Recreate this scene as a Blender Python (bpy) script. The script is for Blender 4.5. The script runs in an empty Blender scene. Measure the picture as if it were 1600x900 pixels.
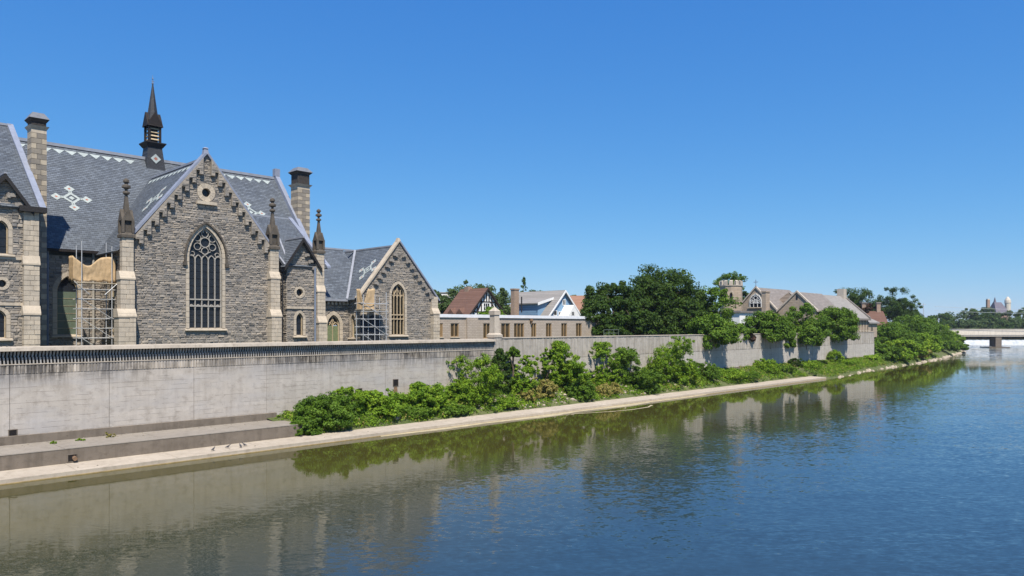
import bpy, bmesh, math, random
import numpy as np
from mathutils import Vector, Matrix
from mathutils.geometry import tessellate_polygon

S = bpy.context.scene
COL = S.collection
R = math.radians

# ------------------------------------------------------------------ camera, sky, sun, exposure
CAMH = 9.0
FPX = 1155.0                                   # focal length in photograph pixels (1600 wide)
cam_d = bpy.data.cameras.new("camera")
cam = bpy.data.objects.new("camera", cam_d)
COL.objects.link(cam)
cam.location = (0, 0, CAMH)
cam.rotation_euler = (R(90), 0, 0)
cam_d.sensor_width = 36.0
cam_d.lens = 36.0 * FPX / 1600.0
cam_d.shift_y = 60.0 / 1600.0                  # level camera, horizon a little below the middle
cam_d.clip_end = 12000
S.camera = cam

SUN_EL, SUN_H = R(57), Vector((0.252, -0.968))   # towards the sun, horizontally
world = bpy.data.worlds.new("World")
S.world = world
world.use_nodes = True
wn = world.node_tree
wn.nodes.clear()
wo = wn.nodes.new("ShaderNodeOutputWorld")
bg = wn.nodes.new("ShaderNodeBackground")
sky = wn.nodes.new("ShaderNodeTexSky")
sky.sky_type = 'NISHITA'
sky.sun_disc = False
sky.sun_elevation = SUN_EL
sky.sun_rotation = math.atan2(SUN_H.x, SUN_H.y)
sky.altitude = 300
sky.air_density = 1.0
sky.dust_density = 0.0
sky.ozone_density = 4.0
# the phone's rendering of a clear sky: each channel of the physical sky on its own power curve
sp_ = wn.nodes.new("ShaderNodeSeparateColor")
cb_ = wn.nodes.new("ShaderNodeCombineColor")
wn.links.new(sky.outputs[0], sp_.inputs[0])
for ch, pw, scl in ((0, 1.08, .315), (1, .70, .90), (2, .36, 2.51)):
    m1 = wn.nodes.new("ShaderNodeMath"); m1.operation = 'POWER'; m1.inputs[1].default_value = pw
    m2 = wn.nodes.new("ShaderNodeMath"); m2.operation = 'MULTIPLY'; m2.inputs[1].default_value = scl
    wn.links.new(sp_.outputs[ch], m1.inputs[0]); wn.links.new(m1.outputs[0], m2.inputs[0]); wn.links.new(m2.outputs[0], cb_.inputs[ch])
wn.links.new(cb_.outputs[0], bg.inputs['Color'])
bg.inputs['Strength'].default_value = 0.1155
wn.links.new(bg.outputs[0], wo.inputs['Surface'])

sd = bpy.data.lights.new("sun", 'SUN')
sd.energy = 5.0
sd.angle = R(0.53)
sd.color = (1.0, 0.92, 0.80)
so = bpy.data.objects.new("sun", sd)
COL.objects.link(so)
sdir = Vector((SUN_H.x * math.cos(SUN_EL), SUN_H.y * math.cos(SUN_EL), math.sin(SUN_EL)))
so.rotation_euler = sdir.to_track_quat('Z', 'Y').to_euler()
so.location = (0, -50, 120)

S.view_settings.view_transform = 'Standard'
S.view_settings.look = 'None'
S.view_settings.gamma = 1.0
S.view_settings.use_curve_mapping = False
S.view_settings.exposure = 0.55
S.cycles.max_bounces = 6
S.cycles.diffuse_bounces = 2
S.cycles.glossy_bounces = 4
S.cycles.transparent_max_bounces = 8
S.cycles.use_denoising = True

# ------------------------------------------------------------------ frame of the embankment: u along the wall, v away from the river
ANG = math.atan2(1155.0, 1130.0)               # the wall runs towards a vanishing point 1130 px right of centre
Y0 = FPX * CAMH / 248.0
X0 = -800.0 / FPX * Y0
F = Matrix.Translation((X0, Y0, 0)) @ Matrix.Rotation(ANG, 4, 'Z')
D = (math.cos(ANG), math.sin(ANG))
GROUND = 6.3

def W(u, v, z=0.0):
    return F @ Vector((u, v, z))

def upx(x, v):
    k = (x - 800.0) / FPX
    return ((-X0 + D[1] * v) + k * (Y0 + D[0] * v)) / (D[0] - D[1] * k)

def mpp(u, v):
    return W(u, v).y / FPX                     # metres per photograph pixel there

def zpx(y, u, v):
    return CAMH + (510.0 - y) * mpp(u, v)

def frame_at(px, dist, yaw, z=GROUND):
    return Matrix.Translation(((px - 800.0) / FPX * dist, dist, z)) @ Matrix.Rotation(yaw, 4, 'Z')

# ------------------------------------------------------------------ mesh builder
class MB:
    def __init__(s):
        s.v, s.f, s.t = [], [], []

    def poly(s, pts, t=.5):
        n = len(s.v)
        s.v += [tuple(p) for p in pts]
        s.f.append(tuple(range(n, n + len(pts))))
        s.t.append(t)

    def faces(s, pts, fs, t=.5):
        n = len(s.v)
        s.v += [tuple(p) for p in pts]
        for f in fs:
            s.f.append(tuple(n + i for i in f))
            s.t.append(t)

    def hexa(s, p, t=.5):                      # p: 4 of one end, 4 of the other
        s.faces(p, [(0, 1, 2, 3), (7, 6, 5, 4), (0, 4, 5, 1), (1, 5, 6, 2), (2, 6, 7, 3), (3, 7, 4, 0)], t)

    def box(s, x0, x1, y0, y1, z0, z1, t=.5):
        s.hexa([(x0, y0, z0), (x1, y0, z0), (x1, y1, z0), (x0, y1, z0),
                (x0, y0, z1), (x1, y0, z1), (x1, y1, z1), (x0, y1, z1)], t)

    def taper(s, cx, cy, z0, z1, a0, a1, b0=None, b1=None, t=.5):
        b0 = a0 if b0 is None else b0
        b1 = a1 if b1 is None else b1
        s.hexa([(cx - a0, cy - b0, z0), (cx + a0, cy - b0, z0), (cx + a0, cy + b0, z0), (cx - a0, cy + b0, z0),
                (cx - a1, cy - b1, z1), (cx + a1, cy - b1, z1), (cx + a1, cy + b1, z1), (cx - a1, cy + b1, z1)], t)

    def prism(s, p0, p1, t=.5):                # two matching convex outlines
        n = len(p0)
        s.faces(list(p0) + list(p1), [tuple(range(n)), tuple(range(2 * n - 1, n - 1, -1))] +
                [(i, n + i, n + (i + 1) % n, (i + 1) % n) for i in range(n)], t)

    def tube(s, p, q, r0, r1=None, n=6, t=.5):
        r1 = r0 if r1 is None else r1
        p, q = Vector(p), Vector(q)
        a = (q - p).normalized()
        b = a.orthogonal().normalized()
        c = a.cross(b)
        ring = lambda o, r: [tuple(o + (b * math.cos(2 * math.pi * i / n) + c * math.sin(2 * math.pi * i / n)) * r) for i in range(n)]
        s.prism(ring(p, r0), ring(q, r1), t)

    def path(s, pts, radii, n=6, t=.5):
        for i in range(len(pts) - 1):
            s.tube(pts[i], pts[i + 1], radii[i], radii[i + 1], n, t)

    def lathe(s, c, prof, n=10, t=.5):
        vs = []
        for r, z in prof:
            vs += [(c[0] + r * math.cos(2 * math.pi * i / n), c[1] + r * math.sin(2 * math.pi * i / n), c[2] + z) for i in range(n)]
        fs = [(j * n + i, j * n + (i + 1) % n, (j + 1) * n + (i + 1) % n, (j + 1) * n + i) for j in range(len(prof) - 1) for i in range(n)]
        fs += [tuple(range(n - 1, -1, -1)), tuple(range((len(prof) - 1) * n, len(prof) * n))]
        s.faces(vs, fs, t)

    def mesh(s, name, org=(0, 0, 0), recalc=True, smooth=False):
        me = bpy.data.meshes.new(name)
        o = Vector(org)
        me.from_pydata([(x - o.x, y - o.y, z - o.z) for x, y, z in s.v], [], s.f)
        if recalc:
            bm = bmesh.new()
            bm.from_mesh(me)
            bmesh.ops.recalc_face_normals(bm, faces=bm.faces[:])
            bm.to_mesh(me)
            bm.free()
        at = me.attributes.new("tint", 'FLOAT', 'FACE')
        at.data.foreach_set("value", np.array(s.t, dtype=np.float32))
        if smooth:
            me.shade_smooth()
        return me

ORG = {}

def tag(o, label=None, cat=None, group=None, kind=None):
    if label: o['label'] = label
    if cat: o['category'] = cat
    if group: o['group'] = group
    if kind: o['kind'] = kind
    return o

def thing(name, label, cat, base, group=None, frame=None):
    o = bpy.data.objects.new(name, None)
    COL.objects.link(o)
    o.empty_display_size = 0.5
    o.matrix_world = (F if frame is None else frame) @ Matrix.Translation(base)
    ORG[o.name] = Vector(base)
    return tag(o, label, cat, group)

def part(mb, name, mat, parent, kind=None, label=None, recalc=True, smooth=False):
    org = ORG[parent.name]
    o = bpy.data.objects.new(name, mb.mesh(name, org, recalc, smooth))
    COL.objects.link(o)
    o.data.materials.append(mat)
    o.parent = parent
    ORG[o.name] = org
    return tag(o, label, None, None, kind)

def solo(mb, name, mat, label, cat, base=(0, 0, 0), group=None, kind=None, frame=None, recalc=True, smooth=False):
    o = bpy.data.objects.new(name, mb.mesh(name, base, recalc, smooth))
    COL.objects.link(o)
    o.data.materials.append(mat)
    o.matrix_world = (F if frame is None else frame) @ Matrix.Translation(base)
    ORG[o.name] = Vector(base)
    return tag(o, label, cat, group, kind)

def structure(mb, name, mat, frame=None, recalc=True, smooth=False, label=None):
    return solo(mb, name, mat, label, None, (0, 0, 0), None, 'structure', frame, recalc, smooth)

# ------------------------------------------------------------------ materials
class NT:
    def __init__(s, name):
        s.m = bpy.data.materials.new(name)
        s.m.use_nodes = True
        s.t = s.m.node_tree
        s.t.nodes.clear()
        s.out = s.t.nodes.new("ShaderNodeOutputMaterial")
        s.geo = None

    def n(s, typ, ins=None, **kw):
        d = s.t.nodes.new("ShaderNode" + typ)
        for k, v in kw.items():
            setattr(d, k, v)
        for k, v in (ins or {}).items():
            s.set(d.inputs[k], v)
        return d

    def set(s, sock, v):
        if isinstance(v, bpy.types.NodeSocket):
            s.t.links.new(v, sock)
        else:
            sock.default_value = v

    def coord(s, scale=(1, 1, 1), world=False, rot=(0, 0, 0)):
        src = s.n("NewGeometry").outputs['Position'] if world else s.n("TexCoord").outputs['Object']
        return s.n("Mapping", {'Vector': src, 'Scale': scale, 'Rotation': rot}).outputs[0]

    def noise(s, vec, scale, detail=4, rough=.55, dist=0):
        return s.n("TexNoise", {'Vector': vec, 'Scale': scale, 'Detail': detail, 'Roughness': rough, 'Distortion': dist}).outputs[0]

    def ramp(s, fac, stops, interp='LINEAR'):
        d = s.n("ValToRGB", {'Fac': fac})
        d.color_ramp.interpolation = interp
        e = d.color_ramp.elements
        while len(e) < len(stops):
            e.new(0.5)
        for el, (p, c) in zip(e, stops):
            el.position = p
            el.color = (*c, 1) if len(c) == 3 else c
        return d.outputs[0]

    def mix(s, fac, a, b, mode='MIX'):
        d = s.n("Mix", data_type='RGBA', blend_type=mode)
        s.set(d.inputs[0], fac)
        s.set(d.inputs[6], a if isinstance(a, bpy.types.NodeSocket) else (*a, 1))
        s.set(d.inputs[7], b if isinstance(b, bpy.types.NodeSocket) else (*b, 1))
        return d.outputs[2]

    def math(s, op, a, b=0.0, clamp=False):
        d = s.n("Math", operation=op, use_clamp=clamp)
        s.set(d.inputs[0], a)
        s.set(d.inputs[1], b)
        return d.outputs[0]

    def tint(s):
        return s.n("Attribute", attribute_name="tint").outputs['Fac']

    def bump(s, h, strength=.4, dist=.02, normal=None):
        ins = {'Height': h, 'Strength': strength, 'Distance': dist}
        if normal is not None:
            ins['Normal'] = normal
        return s.n("Bump", ins).outputs[0]

    def pbr(s, col, rough=.8, normal=None, spec=.3, metal=0.0, **kw):
        p = s.n("BsdfPrincipled")
        s.set(p.inputs['Base Color'], col if isinstance(col, bpy.types.NodeSocket) else (*col, 1))
        s.set(p.inputs['Roughness'], rough)
        p.inputs['Specular IOR Level'].default_value = spec
        p.inputs['Metallic'].default_value = metal
        if normal is not None:
            s.set(p.inputs['Normal'], normal)
        for k, v in kw.items():
            s.set(p.inputs[k.replace('_', ' ')], v)
        s.t.links.new(p.outputs[0], s.out.inputs[0])
        return s.m

def plain(name, col, rough=.7, var=.25, scale=3.0, bump=.15, spec=.3, metal=0.0, stretch=(1, 1, 1)):
    t = NT(name)
    c = t.coord(stretch)
    n1 = t.noise(c, scale, 5, .6)
    dark = tuple(x * (1 - var) for x in col)
    lite = tuple(min(1, x * (1 + var)) for x in col)
    cc = t.ramp(n1, [(.3, dark), (.7, lite)])
    cc = t.mix(t.math('MULTIPLY', t.tint(), .35), cc, tuple(x * .7 for x in col))
    nb = t.noise(c, scale * 7, 4)
    return t.pbr(cc, rough, t.bump(nb, bump, .02), spec, metal)

def m_rubble():
    t = NT("rubble_stone")
    c = t.coord()
    base = t.ramp(t.tint(), [(0, (.13, .122, .115)), (.15, (.24, .22, .198)), (.42, (.345, .31, .272)), (.62, (.41, .352, .285)),
                             (.78, (.24, .232, .225)), (1, (.49, .425, .345))])
    n1 = t.noise(c, 5, 6, .65)
    n2 = t.noise(c, 26, 4, .6)
    cc = t.mix(t.math('MULTIPLY', n1, .55), base, (.09, .078, .064))
    cc = t.mix(t.ramp(n2, [(.45, (0, 0, 0)), (.75, (.45, .45, .45))]), cc, (.36, .335, .30))
    h = t.math('ADD', t.math('MULTIPLY', n1, .7), t.math('MULTIPLY', n2, .4))
    return t.pbr(cc, .9, t.bump(h, .8, .05), .2)

def m_ashlar(name, a, b, dark):
    t = NT(name)
    c = t.coord()
    n1 = t.noise(c, 1.3, 6, .65)
    n2 = t.noise(c, 14, 5, .6)
    st = t.noise(t.coord((3, 3, .35)), 1.5, 5, .6)
    cc = t.mix(t.tint(), a, b)
    cc = t.mix(t.ramp(n1, [(.42, (0, 0, 0)), (.75, (.55, .55, .55))]), cc, dark)
    cc = t.mix(t.ramp(st, [(.52, (0, 0, 0)), (.75, (.5, .5, .5))]), cc, dark)
    cc = t.mix(t.math('MULTIPLY', n2, .3), cc, tuple(x * .6 for x in a))
    return t.pbr(cc, .88, t.bump(n2, .45, .03), .2)

def m_slate(name, axis, base=(.112, .130, .155), w=.34, h=.24):
    t = NT(name)
    src = t.n("TexCoord").outputs['Object']
    sep = t.n("SeparateXYZ", {0: src})
    hor = sep.outputs['X' if axis == 'u' else 'Y']
    v = t.n("CombineXYZ", {0: hor, 1: t.math('MULTIPLY', sep.outputs['Z'], 1.28)}).outputs[0]
    br = t.n("TexBrick", {'Vector': v, 'Scale': 1.0, 'Mortar Size': .012, 'Mortar Smooth': .2, 'Bias': -.1,
                          'Brick Width': w, 'Row Height': h, 'Color1': (0, 0, 0, 1), 'Color2': (1, 1, 1, 1), 'Mortar': (.5, .5, .5, 1)})
    n1 = t.noise(src, .35, 5, .6)
    n2 = t.noise(src, 9, 5, .6)
    cc = t.ramp(br.outputs['Color'], [(0, tuple(x * .72 for x in base)), (.5, base), (1, tuple(x * 1.38 for x in base))])
    cc = t.mix(t.ramp(n1, [(.4, (0, 0, 0)), (.7, (.55, .55, .55))]), cc, (base[0] * 1.25, base[1] * 1.2, base[2] * 1.1))
    cc = t.mix(t.math('MULTIPLY', n2, .35), cc, tuple(x * .55 for x in base))
    cc = t.mix(br.outputs['Fac'], cc, tuple(x * .35 for x in base))
    hgt = t.math('SUBTRACT', t.math('MULTIPLY', n2, .3), br.outputs['Fac'])
    return t.pbr(cc, .62, t.bump(hgt, .5, .02), .35)

def m_concrete(name, a, b, dark, boards=None, streak=.5, stain=(.46, .66), topstain=None):
    """boards: None, 'h' for horizontal form boards, 'v' for vertical ones"""
    t = NT(name)
    src = t.n("TexCoord").outputs['Object']
    sep = t.n("SeparateXYZ", {0: src})
    n1 = t.noise(t.coord((.5, .5, 1.1)), .8, 7, .65)
    n2 = t.noise(t.coord((1, 1, 1)), 9, 5, .7)
    st = t.noise(t.coord((1.6, 1.6, .16)), 1.3, 6, .62)
    cc = t.ramp(n1, [(.3, a), (.68, b)])
    cc = t.mix(t.math('MULTIPLY', t.tint(), .25), cc, dark)
    blot = t.noise(t.coord((.7, .7, .9)), 2.2, 6, .7)
    cc = t.mix(t.ramp(blot, [(.50, (0, 0, 0)), (.72, (.7, .7, .7))]), cc, dark)
    pits = t.noise(t.coord(), 5.5, 2, .5)
    cc = t.mix(t.ramp(pits, [(.70, (0, 0, 0)), (.76, (.6, .6, .6))]), cc, tuple(x * .5 for x in dark))
    cc = t.mix(t.ramp(st, [(stain[0], (0, 0, 0)), (stain[1] + .1, (streak, streak, streak))]), cc, dark)
    cc = t.mix(t.math('MULTIPLY', n2, .3), cc, tuple(x * .72 for x in a))
    if topstain:                               # black runs below the ribbed band, in patches
        zf = t.n("MapRange", {'Value': sep.outputs['Z'], 'From Min': topstain[0], 'From Max': topstain[1], 'To Min': 0.0, 'To Max': 1.0}, clamp=True).outputs[0]
        pat = t.ramp(t.noise(t.coord((.16, .16, .05)), 1.0, 3, .6), [(.40, (0, 0, 0)), (.52, (1, 1, 1))])
        run = t.ramp(t.noise(t.coord((4.5, 4.5, .5)), 1.0, 5, .7), [(.34, (0, 0, 0)), (.55, (1, 1, 1))])
        f = t.math('MULTIPLY', t.math('MULTIPLY', t.math('POWER', zf, 1.1), pat), t.math('MULTIPLY', run, .92))
        cc = t.mix(f, cc, (.045, .04, .036))
        hue = t.noise(t.coord((.22, .22, .6)), 1.0, 3, .6)
        cc = t.mix(t.ramp(hue, [(.45, (0, 0, 0)), (.7, (.5, .5, .5))]), cc, (.37, .365, .375))
    h = t.math('MULTIPLY', n2, .4)
    if boards:
        if boards == 'h':
            cell = t.math('MULTIPLY', t.math('ADD', sep.outputs['Z'], t.math('MULTIPLY', t.noise(t.coord((.25, .25, 0)), 1.0, 2), .12)), 2.9)
        else:
            cell = t.math('MULTIPLY', sep.outputs['X'], 5.2)
        fr = t.math('FRACT', cell)
        fl = t.math('FLOOR', cell)
        wn_ = t.n("TexWhiteNoise", {'W': fl}, noise_dimensions='1D').outputs['Value']
        if boards == 'h':
            brk = t.noise(t.coord((.35, .35, 3.5)), 1.1, 4, .7)
        else:
            brk = t.noise(t.coord((3.5, 3.5, .35)), 1.1, 4, .7)
        line = t.math('MULTIPLY', t.math('GREATER_THAN', fr, .95), t.math('GREATER_THAN', brk, .52))
        cc = t.mix(t.math('MULTIPLY', line, .6), cc, tuple(x * .45 for x in dark))
        cc = t.mix(t.math('MULTIPLY', wn_, .14), cc, tuple(x * .6 for x in a))
        h = t.math('SUBTRACT', h, line)
    return t.pbr(cc, .9, t.bump(h, .5, .03), .2)

def m_leaf(name, cols, trans=.3, rough=.6):
    t = NT(name)
    col = t.ramp(t.tint(), [(i / (len(cols) - 1), c) for i, c in enumerate(cols)])
    p = t.n("BsdfPrincipled", {'Base Color': col, 'Roughness': rough})
    p.inputs['Specular IOR Level'].default_value = .16
    tr = t.n("BsdfTranslucent", {'Color': t.mix(.45, col, (.24, .38, .02))})
    mx = t.n("MixShader", {0: trans, 1: p.outputs[0], 2: tr.outputs[0]})
    t.t.links.new(mx.outputs[0], t.out.inputs[0])
    return t.m

def m_glass(name, col=(.012, .014, .018), rough=.14, spec=.25):
    t = NT(name)
    n = t.noise(t.coord((1, 1, 1)), 2.5, 3)
    return t.pbr(t.mix(n, col, tuple(x * 1.8 for x in col)), rough, t.bump(n, .2, .05), spec)

def m_water(name="river_water", calm=1.0):
    t = NT(name)
    pos = t.n("NewGeometry").outputs['Position']
    def wave(sx, sy, rot, sc, det, dist=0.0):
        mp = t.n("Mapping", {'Vector': pos, 'Scale': (sx, sy, 1), 'Rotation': (0, 0, rot)})
        return t.noise(mp.outputs[0], sc, det, .5, dist)
    def slope(sx, sy, rot, sc, det, dist=0.0):      # noise read as a wave slope, so far water keeps its chop
        mp = t.n("Mapping", {'Vector': pos, 'Scale': (sx, sy, 1), 'Rotation': (0, 0, rot)})
        nz = t.n("TexNoise", {'Vector': mp.outputs[0], 'Scale': sc, 'Detail': det, 'Roughness': .55, 'Distortion': dist})
        return t.n("VectorMath", {0: nz.outputs['Color'], 1: (.5, .5, .5)}, operation='SUBTRACT').outputs[0]
    # calm in the lee of the wall near the kerb, ruffled further out and upstream
    sep = t.n("SeparateXYZ", {0: pos})
    dist = t.math('ADD', t.math('MULTIPLY', t.math('SUBTRACT', sep.outputs['X'], X0), D[1]),
                  t.math('MULTIPLY', t.math('SUBTRACT', Y0, sep.outputs['Y']), D[0]))      # metres from the kerb
    patch = wave(.4, .8, R(20), .045, 3, .6)
    lane = t.n("MapRange", {'Value': t.math('ADD', dist, t.math('MULTIPLY', t.math('SUBTRACT', patch, .5), 22)),
                            'From Min': 10.0, 'From Max': 27.0, 'To Min': .07, 'To Max': 1.0}, clamp=True).outputs[0]
    along = t.n("MapRange", {'Value': sep.outputs['Y'], 'From Min': 170.0, 'From Max': 300.0, 'To Min': 1.0, 'To Max': 4.5}, clamp=True).outputs[0]
    upriver = t.n('MapRange', {'Value': sep.outputs['Y'], 'From Min': 165.0, 'From Max': 250.0, 'To Min': 0.0, 'To Max': 1.0}, clamp=True).outputs[0]
    amp = t.math('MULTIPLY', t.math('MAXIMUM', lane, upriver), along)
    patch2 = wave(.5, 1.3, R(30), .09, 4, .8)
    amp = t.math('MULTIPLY', amp, t.n("MapRange", {'Value': patch2, 'From Min': .35, 'From Max': .65, 'To Min': .55, 'To Max': 1.15}, clamp=True).outputs[0])
    def scaled(vec, k):
        return t.n("VectorMath", {0: vec, 'Scale': k}, operation='SCALE').outputs[0]
    tot = t.n("VectorMath", {0: scaled(slope(.30, 1.0, R(-7), .5, 2, .5), .28), 1: scaled(slope(.5, 1.0, R(8), 3.0, 2, .3), .6)}, operation='ADD').outputs[0]
    tot = t.n("VectorMath", {0: tot, 1: scaled(slope(.45, 1.0, R(-8), 7.5, 2, .3), 1.0)}, operation='ADD').outputs[0]
    tot = t.n("VectorMath", {0: tot, 1: (WAVE * .55 * calm, WAVE * calm, 0.0)}, operation='MULTIPLY').outputs[0]
    tot = t.n("VectorMath", {0: tot, 'Scale': amp}, operation='SCALE').outputs[0]
    nrm = t.n("VectorMath", {0: tot, 1: (0, 0, 1)}, operation='ADD').outputs[0]
    nrm = t.n("VectorMath", {0: nrm}, operation='NORMALIZE').outputs[0]
    refl_tint = t.n("MapRange", {'Value': t.math('ADD', dist, t.math('MULTIPLY', patch, 10)), 'From Min': 16.0, 'From Max': 36.0, 'To Min': 0.0, 'To Max': 1.0}, clamp=True).outputs[0]
    body = t.mix(refl_tint, (.054, .050, .013), (.020, .040, .058))     # olive near the kerb, bluer out: bank and sky reflections painted into the body
    p = t.n("BsdfPrincipled", {'Base Color': body, 'Roughness': .035, 'IOR': 1.37, 'Normal': nrm})
    t.t.links.new(p.outputs[0], t.out.inputs[0])
    return t.m

WAVE = 0.26
M = {}
M['rubble'] = m_rubble()
M['mortar'] = plain("lime_mortar", (.27, .24, .20), .95, .3, 4, .4)
M['ashlar'] = m_ashlar("dressed_limestone", (.54, .46, .355), (.44, .385, .31), (.22, .19, .155))
M['ashlar_dark'] = m_ashlar("weathered_limestone", (.135, .115, .092), (.085, .075, .064), (.018, .017, .016))
M['chimney_stone'] = m_ashlar("chimney_stone", (.46, .39, .29), (.17, .155, .14), (.12, .11, .10))
M['slate_u'] = m_slate("slate_river_slope", 'u')
M['slate_v'] = m_slate("slate_side_slope", 'v')
M['slate_dark'] = m_slate("spire_slate", 'u', (.036, .039, .046), .25, .18)
M['white_slate'] = plain("pale_green_slate", (.33, .37, .36), .7, .2, 4)
M['red_slate'] = plain("red_slate", (.33, .13, .09), .7, .2, 4)
M['lead'] = plain("lead_flashing", (.25, .265, .30), .55, .15, 2, .1, .5)
M['coping_lead'] = plain("grey_blue_coping", (.22, .245, .31), .6, .15, 2, .1, .4)
M['dark_trim'] = plain("dark_timber", (.022, .020, .020), .7, .3, 5)
M['brown_timber'] = plain("brown_timber", (.017, .013, .012), .7, .3, 5)
M['glass'] = m_glass("leaded_glass")
M['green_glass'] = m_glass("green_glass", (.075, .095, .07), .2)
M['tracery'] = plain("tracery_stone", (.34, .32, .285), .8, .2, 6)
M['tan_frame'] = plain("tan_frame", (.44, .35, .23), .7, .2, 6)
M['green_door'] = plain("green_door_paint", (.16, .19, .10), .6, .15, 5)
M['pipe_blue'] = plain("blue_grey_pipe", (.17, .20, .26), .45, .15, 4, .05, .5)
M['steel'] = plain("galvanised_tube", (.52, .53, .54), .4, .15, 6, .05, .5, .3)
M['plank'] = plain("scaffold_plank", (.42, .36, .27), .8, .3, 4)
M['tarp'] = plain("tan_debris_net", (.47, .34, .20), .85, .22, 3, .3, .2)
M['iron'] = plain("black_iron", (.02, .02, .022), .5, .2, 5, .05, .4)
M['conc'] = m_concrete("wall_concrete", (.42, .38, .335), (.52, .475, .425), (.21, .182, .155), 'h', .38, topstain=(3.5, 4.7))
M['conc_rib'] = m_concrete("ribbed_concrete", (.47, .42, .36), (.56, .50, .43), (.06, .053, .046), None, .75, (.46, .54), topstain=(3.2, 4.8))
M['conc_cop'] = m_concrete("coping_concrete", (.46, .40, .33), (.54, .48, .40), (.22, .19, .155), None, .5)
M['conc_tooth'] = m_concrete("dentil_concrete", (.42, .40, .375), (.50, .48, .45), (.13, .125, .12), None, .6)
M['conc_v'] = m_concrete("board_marked_concrete", (.43, .395, .345), (.52, .48, .43), (.19, .17, .145), 'v', .75, (.40, .60))
M['conc_low'] = m_concrete("lower_concrete", (.42, .39, .35), (.51, .475, .43), (.25, .225, .195), 'h', .5)
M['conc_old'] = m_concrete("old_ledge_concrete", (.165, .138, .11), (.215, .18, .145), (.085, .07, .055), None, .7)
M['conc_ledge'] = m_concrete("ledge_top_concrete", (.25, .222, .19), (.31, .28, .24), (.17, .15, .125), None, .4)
M['kerb'] = m_concrete("kerb_concrete", (.40, .345, .275), (.49, .43, .35), (.25, .21, .16), None, .45)
M['wet'] = plain("wet_edge", (.34, .25, .12), .6, .35, 2, .2)
M['hole'] = plain("painted_hole", (.012, .010, .010), .9, .2)  # near-black paint for the shade in drain mouths and the tooth recess
M['rust'] = plain("rust_stain", (.22, .14, .085), .9, .4, 3)
from mathutils import noise as mnoise
M['olive_glass'] = m_glass('olive_glass', (.010, .009, .006), .25, .1)
M['chimney_cap'] = plain('chimney_cap_lead', (.15, .16, .18), .6, .2, 3)
M['soot'] = plain('sooty_stone', (.045, .04, .038), .9, .35, 4)
# ------------------------------------------------------------------ masonry helpers
rng = random.Random(7)

def spans(poly, z):
    xs = []
    n = len(poly)
    for i in range(n):
        (x0, z0), (x1, z1) = poly[i], poly[(i + 1) % n]
        if (z0 <= z < z1) or (z1 <= z < z0):
            xs.append(x0 + (z - z0) * (x1 - x0) / (z1 - z0))
    xs.sort()
    return [(xs[i], xs[i + 1]) for i in range(0, len(xs) - 1, 2)]

def inter(A, B):
    return [(max(a, c), min(b, d)) for a, b in A for c, d in B if min(b, d) > max(a, c)]

def minus(A, B):
    for c, d in B:
        out = []
        for a, b in A:
            if d <= a or c >= b:
                out.append((a, b))
            else:
                if c > a: out.append((a, c))
                if d < b: out.append((d, b))
        A = out
    return A

STONES = []                                    # (area on the picture, vertices, tint)

def front(v):                                  # wall facing the river
    return lambda a, z, off=0.0: (a, v - off, z)

def side(u):                                   # wall facing back along the bank
    return lambda a, z, off=0.0: (u - off, a, z)

def stones(P, outline, holes=(), hr=(.12, .25), wr=(.2, .62), proud=(.015, .075), zmin=None):
    z = min(p[1] for p in outline) if zmin is None else zmin
    ztop = max(p[1] for p in outline)
    while z < ztop - .08:
        h = rng.uniform(*hr)
        z0, z1 = z + .012, min(z + h - .012, ztop)
        z += h
        ok = inter(spans(outline, z0 + 1e-4), spans(outline, z1 - 1e-4))
        for hole in holes:
            bad = spans(hole, z0 + 1e-4) + spans(hole, z1 - 1e-4) + spans(hole, (z0 + z1) / 2)
            ok = minus(ok, bad)
        for a, b in ok:
            x = a
            while x < b - .1:
                w = min(rng.uniform(*wr), b - x)
                if b - x - w < .18:
                    w = b - x
                x0, x1 = x + .012, x + w - .012
                x += w
                sub = [(z0, z1)]
                if h > .24 and w > .4 and rng.random() < .35:
                    zm = z0 + (z1 - z0) * rng.uniform(.4, .6)
                    sub = [(z0, zm - .01), (zm + .01, z1)]
                for q0, q1 in sub:
                    j = lambda s=.03: rng.uniform(-s, s)
                    d = rng.uniform(*proud)
                    bk = [(x0, q0), (x1, q0), (x1, q1), (x0, q1)]
                    c = min(.035, (x1 - x0) * .2, (q1 - q0) * .25)
                    fr = [(x0 + c + j(c * .6), q0 + c * .6), (x1 - c + j(c * .6), q0 + c * .6 + j(.012)), (x1 - c + j(c * .6), q1 - c * .6 + j(.012)), (x0 + c + j(c * .6), q1 - c * .6)]
                    vs = [P(*p, -.01) for p in bk] + [P(*p, d + j(.018)) for p in fr]
                    m = mpp(vs[0][0], vs[0][1])
                    STONES.append(((x1 - x0) * (q1 - q0) / m ** 2, vs, min(1, max(0, rng.random() ** 1.0))))

STONE_FACES = [(4, 5, 6, 7), (0, 1, 5, 4), (1, 2, 6, 5), (2, 3, 7, 6), (3, 0, 4, 7)]

def flush_stones(parent):
    STONES.sort(key=lambda s: -s[0])
    for ar, vs, t in STONES[:290]:
        mb = MB(); mb.faces(vs, STONE_FACES, t)
        part(mb, 'stone', M['rubble'], parent, recalc=False)
    mb = MB()
    for ar, vs, t in STONES[290:]:
        mb.faces(vs, STONE_FACES, t)
    part(mb, 'stonework', M['rubble'], parent, 'stuff', recalc=False)
    STONES.clear()

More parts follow.
